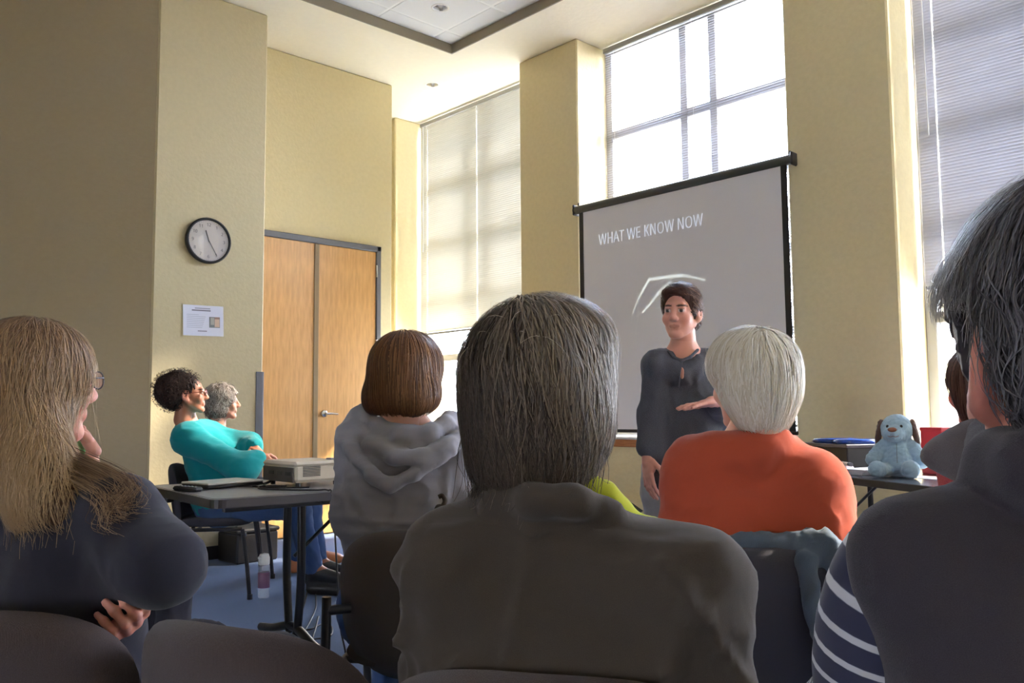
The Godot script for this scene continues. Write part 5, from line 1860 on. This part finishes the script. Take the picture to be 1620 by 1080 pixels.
func long_blonde() -> void:
	var head := Vector3(-0.0724, 1.163, -0.0005)
	var look := Vector3(0.05, -0.16, 0.0)
	var o := {
		"head": head, "look": look, "skin": lin(206, 142, 122), "top": M.navy, "top_name": "sweater", "trousers": M.dark_cloth,
		"shoulders": [Vector3(-0.2807, 0.9192, 0.0039), Vector3(0.2015, 0.9221, 0.0038)], "neck": Vector3(-0.0516, 0.9707, -0.0076),
		"elbows": [Vector3(-0.2715, 0.7362, 0.0275), Vector3(0.3299, 0.8537, 0.0159)], "wrists": [Vector3(0.1563, 0.759, -0.0087), Vector3(0.0108, 0.7454, -0.0419)],
		"hand_dir": [Vector3(0.962, -0.2057, 0.1798), Vector3(-0.9547, 0.1525, 0.2556)], "palm": [Vector3(0, 0.8, 0.6), Vector3(0, -0.3, 1.0)], "hands": ["grip", "relaxed"],
		"arm_r": [0.058, 0.054, 0.040], "trap": 0.055, "cell": 0.010, "blend": 0.06, "sleeve": 0.98,
		"rows": [[0.90, 0.15, 0.085, 0.0], [0.82, 0.17, 0.11, 0.0], [0.73, 0.175, 0.12, 0.0], [0.64, 0.185, 0.13, 0.0], [0.55, 0.19, 0.13, 0.0]],
		"folds": folds(0.004, Vector3(6, 7, 6), 104),
	}
	var t := person("woman with long wavy blonde hair and navy sweater, arms folded, at the left edge", Vector3(-1.771, 0, -0.4868), deg_to_rad(16.75), o)
	var hx := Transform3D(Basis.from_euler(look), head)
	spectacles(t, hx, M.steel_grey)
	var hb := Basis.from_euler(look).inverse()
	var down := func(v: Vector3) -> Vector3: return hb * (v - head)
	var lock: Vector3 = down.call(Vector3(0.2548, 0.9483, 0.0451))
	var lock2: Vector3 = down.call(Vector3(0.3019, 0.9501, 0.0412))
	var bk: Vector3 = down.call(Vector3(0.0563, 0.9411, 0.0663))
	var bk2: Vector3 = down.call(Vector3(0.124, 0.9438, 0.0622))
	var bk3: Vector3 = down.call(Vector3(-0.0634, 0.9354, 0.0653))
	hair(t, hx, {
		"volume": [["e", Vector3(0.0, 0.022, 0.012), Vector3(0.098, 0.100, 0.112)], ["e", Vector3(0, -0.06, 0.035), Vector3(0.098, 0.10, 0.085)],
			["c", Vector3(-0.03, -0.06, 0.06), bk3, 0.062, 0.045], ["c", Vector3(0.02, -0.06, 0.06), bk, 0.062, 0.048], ["c", Vector3(0.05, -0.06, 0.04), bk2, 0.055, 0.042],
			["-e", Vector3(0, -0.05, -0.105), Vector3(0.078, 0.12, 0.082)]],
		"colors": [lin(96, 71, 54), lin(114, 86, 64), lin(130, 100, 74), lin(150, 118, 88)], "tip": lin(204, 170, 126), "tip_share": 0.75, "free": 0.2, "under": lin(84, 64, 52), "count": 8000, "steps": 20, "length": 0.46, "short": 0.6, "width": 0.0009, "seed": 8, "loose": 0.010, "jitter": 0.09,
		"wave": 0.3, "turns": 0.5, "lump": 0.006, "cling": 0.4,
		"root": over_scalp(-0.04), "flow": away(Vector3(0.0, 0.115, -0.01), 0.95, 0.03),
		"stop": func(p: Vector3, _u: float, q: float) -> bool: return p.y < -0.245 - q * 0.06 or p.z < -0.05 and p.y < 0.05 and absf(p.x) < 0.066,
	})
	var ls := [Vector3(0.07, -0.03, 0.02), Vector3(0.082, -0.11, 0.02), lock + Vector3(-0.02, 0.03, -0.02), lock, lock2]
	var ls2 := [Vector3(0.07, -0.05, 0.03), Vector3(0.08, -0.14, 0.03), lock + Vector3(-0.03, 0.015, 0.01), lock + Vector3(0.0, -0.02, 0.015), lock2 + Vector3(-0.02, -0.03, 0.01)]
	part("shoulder_lock", lock_of_hair([ls, ls2], 0.022, 600, [lin(98, 74, 58), lin(138, 110, 84), lin(178, 150, 116)], 77), M.hair, t, hx).set_meta("kind", "stuff")


func grey_vest() -> void:
	var head := Vector3(0.0001, 1.132, 0.0125)
	var look := Vector3(-0.04, -0.22, -0.05)
	var left := [Vector3(-0.1375, 0.9924, 0.0115), Vector3(-0.1317, 0.8734, -0.0632)]
	var o := {
		"head": head, "look": look, "skin": lin(196, 128, 110), "top": M.fleece, "top_name": "fleece_vest", "trousers": M.dark_cloth,
		"shoulders": [left[0], Vector3(0.0821, 0.9923, 0.0369)], "neck": Vector3(0.0007, 1.032, -0.0057),
		"elbows": [left[1], Vector3(0.26, 0.72, -0.12)], "wrists": [Vector3(-0.10, 0.69, -0.36), Vector3(0.10, 0.68, -0.36)],
		"arm_r": [0.043, 0.05, 0.042], "trap": 0.055, "cell": 0.009, "blend": 0.05, "no_arms": true,
		"rows": [[0.95, 0.150, 0.06, 0.01], [0.88, 0.156, 0.085, 0.02], [0.78, 0.158, 0.09, 0.025], [0.68, 0.158, 0.095, 0.02], [0.56, 0.175, 0.11, 0.0]],
		"folds": folds(0.003, Vector3(7, 7, 7), 105),
		"extra": chain([Vector3(-0.0428, 1.073, -0.0355), Vector3(-0.0741, 1.06, 0.0216), Vector3(-0.0793, 1.059, 0.0613), Vector3(-0.0537, 1.059, 0.0732), Vector3(-0.0133, 1.058, 0.0659)], 0.022, 0.022),
	}
	var t := person("man with dark grey hair in charcoal fleece vest over striped sleeves at right edge", Vector3(-0.1747, 0, -0.7367), deg_to_rad(50.75), o)
	# stiff collar flap that stands away at the left
	part("collar_flap", soft(chain([Vector3(-0.0737, 1.061, -0.0789), Vector3(-0.0582, 1.065, -0.0775), Vector3(-0.0476, 1.073, -0.056), Vector3(-0.0379, 1.078, -0.0348)], 0.004, 0.018) + chain([Vector3(-0.0613, 1.059, -0.0782), Vector3(-0.0527, 1.058, -0.0576), Vector3(-0.0468, 1.054, -0.0274)], 0.006, 0.02), 0.006, 0.02), M.fleece_light, t)
	var sh := MB.new()
	var line := curve([Vector3(-0.0892, 0.9905, -0.0204), Vector3(-0.1163, 0.987, -0.0226), Vector3(-0.1335, 0.9571, -0.0313), Vector3(-0.1361, 0.9009, -0.0512), left[1], left[1].lerp(o.wrists[0], 0.5), o.wrists[0]], 5)
	var thick := []
	for k in line.size():
		thick.append(lerpf(0.030, 0.048, minf(1.0, k / 7.0)) if k < 12 else lerpf(0.049, 0.044, (k - 12) / 18.0))
	sh.tube(line, thick, 28)
	part("striped_sleeve", sh.done(), M.stripes, t)
	var rs := MB.new()
	rs.tube(curve([o.shoulders[1], o.elbows[1], o.wrists[1]], 6), 0.056, 24)
	part("striped_sleeve", rs.done(), M.stripes, t)
	var hx := Transform3D(Basis.from_euler(look), head)
	hair(t, hx, {
		"volume": [["e", Vector3(0.0, 0.035, 0.012), Vector3(0.094, 0.105, 0.112)], ["e", Vector3(0, 0.0, 0.04), Vector3(0.085, 0.07, 0.072)], ["e", Vector3(0.0, 0.06, -0.075), Vector3(0.075, 0.055, 0.055)], ["e", Vector3(0.0, -0.03, 0.055), Vector3(0.06, 0.04, 0.042)],
			["-e", Vector3(0, -0.055, -0.10), Vector3(0.085, 0.10, 0.082)], ["-e", Vector3(-0.095, -0.02, 0.01), Vector3(0.036, 0.055, 0.038)], ["-e", Vector3(0.095, -0.02, 0.01), Vector3(0.036, 0.055, 0.038)]],
		"colors": [lin(54, 49, 51), lin(70, 65, 67), lin(92, 88, 91), lin(116, 113, 118)], "under": lin(50, 46, 48), "count": 8000, "steps": 11, "length": 0.085, "short": 0.5, "width": 0.0008, "seed": 9, "loose": 0.010, "jitter": 0.28,
		"wave": 0.22, "turns": 0.6, "lump": 0.010, "cling": 0.3,
		"root": over_scalp(-0.03, -0.12), "flow": away(Vector3(0.0, 0.11, 0.05), 0.35, 0.05),
		"stop": func(p: Vector3, _u: float, q: float) -> bool: return p.y < -0.040 - q * 0.02 or face_zone(p) and p.y < 0.02 or absf(p.x) > 0.055 and p.z < 0.045 and p.y < 0.026 + q * 0.012,
	})


func presenter() -> void:
	var head := Vector3(-0.001, 1.534, -0.0753)
	var look := Vector3(-0.04, -0.30, 0.05)
	var legs := []
	for s in [-1.0, 1.0]:
		legs.append([Vector3(s * 0.085, 0.84, 0.0), Vector3(s * 0.09, 0.47, -0.02), Vector3(s * 0.10, 0.10, 0.02), Vector3(s * 0.12, 0.04, -0.13)])
	var o := {
		"head": head, "look": look, "skin": lin(222, 158, 138), "top": M.tunic, "top_name": "tunic", "trousers": M.pale_trousers, "legs": legs, "brow": lin(84, 58, 46), "face": 1.04,
		"shoulders": [Vector3(-0.1181, 1.307, 0.0321), Vector3(0.1112, 1.302, -0.0915)], "neck": Vector3(-0.0066, 1.374, -0.0195),
		"elbows": [Vector3(-0.1948, 1.056, 0.0706), Vector3(0.1394, 1.085, -0.0693)], "wrists": [Vector3(-0.1445, 1.139, -0.1947), Vector3(0.1566, 0.9011, -0.1194)],
		"hand_dir": [Vector3(0.7765, -0.129, -0.6167), Vector3(-0.0298, -0.9804, -0.1945)], "palm": [Vector3(0, -1, 0), Vector3(-0.6, 0, 0.5)], "hands": ["flat", "relaxed"],
		"arm_r": [0.052, 0.048, 0.050], "extra": chain([Vector3(0.0853, 1.329, -0.0468), Vector3(0.0511, 1.281, -0.0916), Vector3(-0.0003, 1.258, -0.0934), Vector3(-0.0521, 1.28, -0.0681), Vector3(-0.091, 1.328, -0.0067)], 0.028, 0.028), "extra_blend": 0.05, "trap": 0.050, "cell": 0.010, "blend": 0.05, "sleeve": 0.78, "body_cell": 0.013,
		"rows": [[1.245, 0.10, 0.055, -0.005], [1.20, 0.15, 0.085, 0.0], [1.11, 0.155, 0.105, -0.005], [1.02, 0.155, 0.11, -0.005], [0.92, 0.165, 0.115, 0.0], [0.82, 0.18, 0.12, 0.0], [0.75, 0.185, 0.12, 0.0]],
		"folds": creases(folds(0.006, Vector3(9, 4, 9), 106), [[-0.06, 1.235, -0.08, 1.16, 0.004], [-0.03, 1.225, -0.035, 1.14, 0.004], [0.03, 1.225, 0.035, 1.14, 0.004], [0.06, 1.235, 0.08, 1.16, 0.004], [0.10, 1.24, 0.12, 1.17, 0.004]], 0.010, -1.0),
	}
	var t := person("woman with short brown hair in a dark grey tunic presenting before the projection screen", Vector3(-2.281, 0, -3.196), deg_to_rad(214), o)
	part("neck_binding", soft(chain([Vector3(0.0541, 1.359, -0.109), Vector3(0.032, 1.331, -0.1326), Vector3(-0.0003, 1.317, -0.1374), Vector3(-0.0379, 1.331, -0.1167), Vector3(-0.0706, 1.366, -0.0711)], 0.007, 0.007), 0.004, 0.006), M.tunic, t)
	part("keyhole_opening", soft([["e", Vector3(-0.0015, 1.262, -0.1325), Vector3(0.010, 0.026, 0.008)]], 0.003, 0.004), M.skin_flat, t)
	part("neck_tie", tube_mesh(curve([Vector3(-0.0028, 1.311, -0.1364), Vector3(0.0063, 1.262, -0.1415), Vector3(0.0131, 1.202, -0.1431)], 4), 0.003, 6), M.tunic, t)
	var hx := Transform3D(Basis.from_euler(look), head)
	hair(t, hx, {
		"volume": [["e", Vector3(0.0, 0.035, 0.018), Vector3(0.088, 0.098, 0.102)], ["e", Vector3(0, -0.02, 0.05), Vector3(0.078, 0.075, 0.06)], ["e", Vector3(0.01, 0.082, -0.055), Vector3(0.065, 0.035, 0.045)],
			["-e", Vector3(0, -0.040, -0.105), Vector3(0.080, 0.112, 0.088)], ["-e", Vector3(-0.092, -0.02, 0.006), Vector3(0.026, 0.035, 0.02)], ["-e", Vector3(0.092, -0.02, 0.006), Vector3(0.026, 0.035, 0.02)]],
		"colors": [lin(62, 42, 36), lin(84, 58, 48), lin(108, 78, 64), lin(138, 104, 86)], "under": lin(58, 40, 36), "count": 2600, "steps": 10, "length": 0.10, "short": 0.5, "width": 0.0018, "seed": 11, "loose": 0.006, "jitter": 0.15,
		"wave": 0.1, "lump": 0.004,
		"root": over_scalp(-0.05, -0.10), "flow": away(Vector3(0.05, 0.085, -0.12), 0.25, 0.35),
		"stop": func(p: Vector3, _u: float, q: float) -> bool: return p.y < -0.07 - q * 0.02 or (p.z < -0.05 and p.y < 0.062 + q * 0.012 and absf(p.x) < 0.07) or face_zone(p),
	})


func turquoise() -> void:
	var head := Vector3(0.1007, 1.224, 0.175)
	var look := Vector3(0.10, 0.10, 0.0)
	var legs := [[Vector3(-0.09, 0.54, -0.02), Vector3(-0.1059, 0.505, -0.5369), Vector3(-0.0744, 0.1621, -0.5988), Vector3(-0.0389, 0.104, -0.7324)], [Vector3(0.09, 0.54, -0.02), Vector3(0.2467, 0.5431, -0.4989), Vector3(0.1778, 0.1587, -0.5911), Vector3(0.225, 0.1014, -0.7347)]]
	var o := {
		"head": head, "look": look, "skin": lin(150, 96, 74), "brow": lin(40, 28, 26), "top": M.teal, "top_name": "cardigan", "trousers": M.denim, "legs": legs, "face": 1.08,
		"shoulders": [Vector3(-0.1168, 0.9608, 0.1266), Vector3(0.2457, 0.9556, 0.1417)], "neck": Vector3(0.0544, 1.036, 0.1771),
		"elbows": [Vector3(-0.0802, 0.8937, -0.1546), Vector3(0.3729, 0.7772, -0.1961)], "wrists": [Vector3(0.1338, 0.9009, -0.2246), Vector3(0.3188, 0.8397, -0.2741)],
		"hand_dir": [Vector3(0.7411, -0.4402, -0.5069), Vector3(-0.1114, -0.4722, -0.8744)], "palm": [Vector3(0.3, -1, 0), Vector3(-1, 0, 0.2)], "hands": ["relaxed", "grip"],
		"arm_r": [0.085, 0.078, 0.055], "trap": 0.06, "cell": 0.013, "blend": 0.07, "sleeve": 0.92,
		"rows": [[0.93, 0.17, 0.11, 0.10], [0.84, 0.20, 0.15, 0.05], [0.75, 0.21, 0.17, 0.0], [0.66, 0.215, 0.175, -0.03], [0.57, 0.21, 0.16, -0.01]],
		"folds": folds(0.006, Vector3(5, 9, 5), 107),
	}
	var t := person("woman in turquoise cardigan with dark curly hair and red glasses by the clock wall", Vector3(-5.22, 0, -2.38), deg_to_rad(-34.72), o)
	var hx := Transform3D(Basis.from_euler(look), head)
	spectacles(t, hx, M.spec_red)
	hair(t, hx, {
		"volume": [["e", Vector3(0.0, 0.045, 0.022), Vector3(0.088, 0.088, 0.098)], ["e", Vector3(0, 0.035, 0.105), Vector3(0.108, 0.108, 0.095)], ["e", Vector3(0, 0.115, 0.055), Vector3(0.07, 0.04, 0.055)], ["e", Vector3(0, -0.02, 0.085), Vector3(0.07, 0.07, 0.06)],
			["-e", Vector3(0, -0.04, -0.10), Vector3(0.085, 0.105, 0.085)], ["-e", Vector3(-0.095, -0.02, 0.006), Vector3(0.026, 0.04, 0.022)], ["-e", Vector3(0.095, -0.02, 0.006), Vector3(0.026, 0.04, 0.022)]],
		"colors": [lin(38, 28, 28), lin(50, 36, 34), lin(62, 46, 42), lin(78, 58, 52)], "under": lin(36, 26, 26), "count": 2200, "steps": 8, "length": 0.05, "width": 0.0018, "seed": 12, "loose": 0.022, "jitter": 0.9,
		"wave": 1.4, "turns": 1.6, "lump": 0.014, "cling": 0.1,
		"root": func(r: RandomNumberGenerator) -> Vector3:
			var d := Vector3(r.randfn(), r.randfn(), r.randfn()).normalized()
			return Vector3(0, 0.04, 0.07) + d * Vector3(0.1, 0.12, 0.13),
		"flow": away(Vector3(0, 0.05, -0.06), 0.0, 0.3),
		"stop": func(p: Vector3, _u: float, _q: float) -> bool: return face_zone(p) or p.z < -0.01 and p.y < 0.06,
	})


func curly_grey() -> void:
	var head := Vector3(-0.0014, 1.185, 0.08)
	var look := Vector3(0.05, -0.1, 0.0)
	var legs := [[Vector3(-0.09, 0.54, -0.02), Vector3(-0.12, 0.50, -0.46), Vector3(-0.12, 0.11, -0.56), Vector3(-0.13, 0.04, -0.73)], [Vector3(0.09, 0.54, -0.02), Vector3(0.10, 0.50, -0.44), Vector3(0.11, 0.11, -0.40), Vector3(0.12, 0.04, -0.57)]]
	var o := {
		"head": head, "look": look, "skin": lin(206, 150, 128), "top": M.navy, "top_name": "sweater", "trousers": M.denim, "shoes": M.brown_shoe, "legs": legs,
		"shoulders": [head + Vector3(-0.17, -0.25, 0.04), head + Vector3(0.17, -0.25, 0.04)],
		"elbows": [head + Vector3(-0.22, -0.50, -0.02), head + Vector3(0.22, -0.50, -0.02)], "wrists": [head + Vector3(-0.09, -0.56, -0.26), head + Vector3(0.09, -0.56, -0.26)], "cell": 0.014,
		"rows": [[0.88, 0.16, 0.10, 0.02], [0.78, 0.17, 0.12, 0.02], [0.68, 0.18, 0.13, 0.0], [0.57, 0.18, 0.13, 0.0]],
	}
	var t := person("person with curly grey hair almost hidden behind the woman in turquoise", Vector3(-5.693, 0, -2.697), deg_to_rad(-19.02), o)
	hair(t, Transform3D(Basis.from_euler(look), head), {
		"volume": [["e", Vector3(0.0, 0.03, 0.015), Vector3(0.105, 0.10, 0.118)], ["e", Vector3(0, -0.05, 0.04), Vector3(0.098, 0.08, 0.085)], ["-e", Vector3(0, -0.05, -0.11), Vector3(0.08, 0.11, 0.085)]],
		"colors": [lin(104, 92, 86), lin(136, 124, 118), lin(164, 152, 146), lin(190, 182, 176)], "under": lin(96, 84, 80), "count": 2200, "steps": 9, "length": 0.07, "width": 0.002, "seed": 13, "loose": 0.014, "jitter": 0.5,
		"wave": 0.9, "turns": 1.1, "lump": 0.016, "cling": 0.2,
		"root": over_scalp(-0.10), "flow": away(Vector3(0, 0.11, 0.03), 0.5, 0.05),
		"stop": func(p: Vector3, _u: float, _q: float) -> bool: return face_zone(p) or p.y < -0.13,
	})


func by_the_window() -> void:
	var head := Vector3(-0.0875, 1.157, 0.0202)
	var look := Vector3(0.12, 0.25, 0.12)
	var o := {
		"head": head, "look": look, "skin": lin(222, 150, 136), "top": M.rose, "top_name": "shirt",
		"shoulders": [Vector3(-0.1397, 0.9324, -0.0047), Vector3(0.1123, 0.9343, 0.0382)], "neck": Vector3(-0.0259, 0.994, -0.0076),
		"elbows": [Vector3(-0.16, 0.7481, 0.0016), Vector3(0.1351, 0.7515, 0.0215)], "wrists": [Vector3(-0.1, 0.68, -0.3), Vector3(0.1, 0.68, -0.3)],
		"rows": [[0.88, 0.14, 0.09, 0.0], [0.79, 0.15, 0.11, 0.0], [0.69, 0.16, 0.12, 0.0], [0.57, 0.17, 0.125, 0.0]], "cell": 0.013, "arm_r": [0.05, 0.045, 0.04],
	}
	var t := person("person with short dark brown bob and rose shirt before the right window", Vector3(-0.7783, 0, -2.628), deg_to_rad(42.75), o)
	hair(t, Transform3D(Basis.from_euler(look), head), {
		"volume": [["e", Vector3(0.0, 0.025, 0.012), Vector3(0.092, 0.098, 0.108)], ["e", Vector3(0, -0.04, 0.035), Vector3(0.092, 0.08, 0.08)], ["e", Vector3(0, -0.075, 0.045), Vector3(0.075, 0.05, 0.06)], ["-e", Vector3(0, -0.05, -0.105), Vector3(0.08, 0.115, 0.08)]],
		"colors": [lin(48, 34, 32), lin(64, 46, 42), lin(84, 62, 54), lin(104, 80, 68)], "under": lin(44, 32, 30), "count": 2000, "steps": 10, "length": 0.17, "width": 0.0018, "seed": 14, "loose": 0.004, "jitter": 0.08,
		"root": over_scalp(-0.02), "flow": away(Vector3(0, 0.115, 0.02), 0.9, 0.02),
		"stop": func(p: Vector3, _u: float, q: float) -> bool: return face_zone(p) or p.y < -0.10 - q * 0.015,
	})


func green_shirt() -> void:
	var head := Vector3(0.0111, 1.164, 0.0208)
	var look := Vector3(0.1, 0.0, 0.0)
	var o := {
		"head": head, "look": look, "skin": lin(196, 136, 116), "top": M.green, "top_name": "shirt", "sleeve": 0.02,
		"shoulders": [Vector3(-0.1392, 0.9346, 0.018), Vector3(0.1502, 0.9432, -0.0215)], "neck": Vector3(-0.0168, 0.9933, 0.0011),
		"elbows": [Vector3(-0.103, 0.7589, -0.0504), Vector3(0.2592, 0.8262, -0.0767)], "wrists": [Vector3(-0.10, 0.66, -0.28), Vector3(0.248, 0.9779, -0.0748)],
		"hand_dir": [Vector3(0.2, 0, -1), Vector3(-0.6944, 0.6561, 0.2955)], "palm": [Vector3(0, -1, 0), Vector3(0, 0, 1)], "hands": ["relaxed", "grip"],
		"rows": [[0.88, 0.13, 0.09, 0.02], [0.78, 0.14, 0.11, 0.02], [0.68, 0.15, 0.12, 0.0], [0.57, 0.16, 0.125, 0.0]], "cell": 0.014, "arm_r": [0.05, 0.044, 0.04],
	}
	var t := person("person in green shirt mostly hidden behind the long-haired blonde woman, forearm raised", Vector3(-3.74, 0, -1.028), deg_to_rad(-4.587), o)
	hair(t, Transform3D(Basis.from_euler(look), head), {
		"volume": [["e", Vector3(0.0, 0.03, 0.015), Vector3(0.088, 0.095, 0.105)], ["e", Vector3(0, -0.03, 0.045), Vector3(0.08, 0.075, 0.07)], ["-e", Vector3(0, -0.05, -0.105), Vector3(0.08, 0.115, 0.08)]],
		"colors": [lin(70, 54, 46), lin(90, 70, 58), lin(110, 88, 74), lin(130, 108, 92)], "count": 900, "steps": 8, "length": 0.10, "width": 0.0025, "seed": 15,
		"root": over_scalp(-0.04), "flow": away(Vector3(0, 0.115, 0.02), 0.8, 0.02),
		"stop": func(p: Vector3, _u: float, _q: float) -> bool: return face_zone(p) or p.y < -0.09,
	})
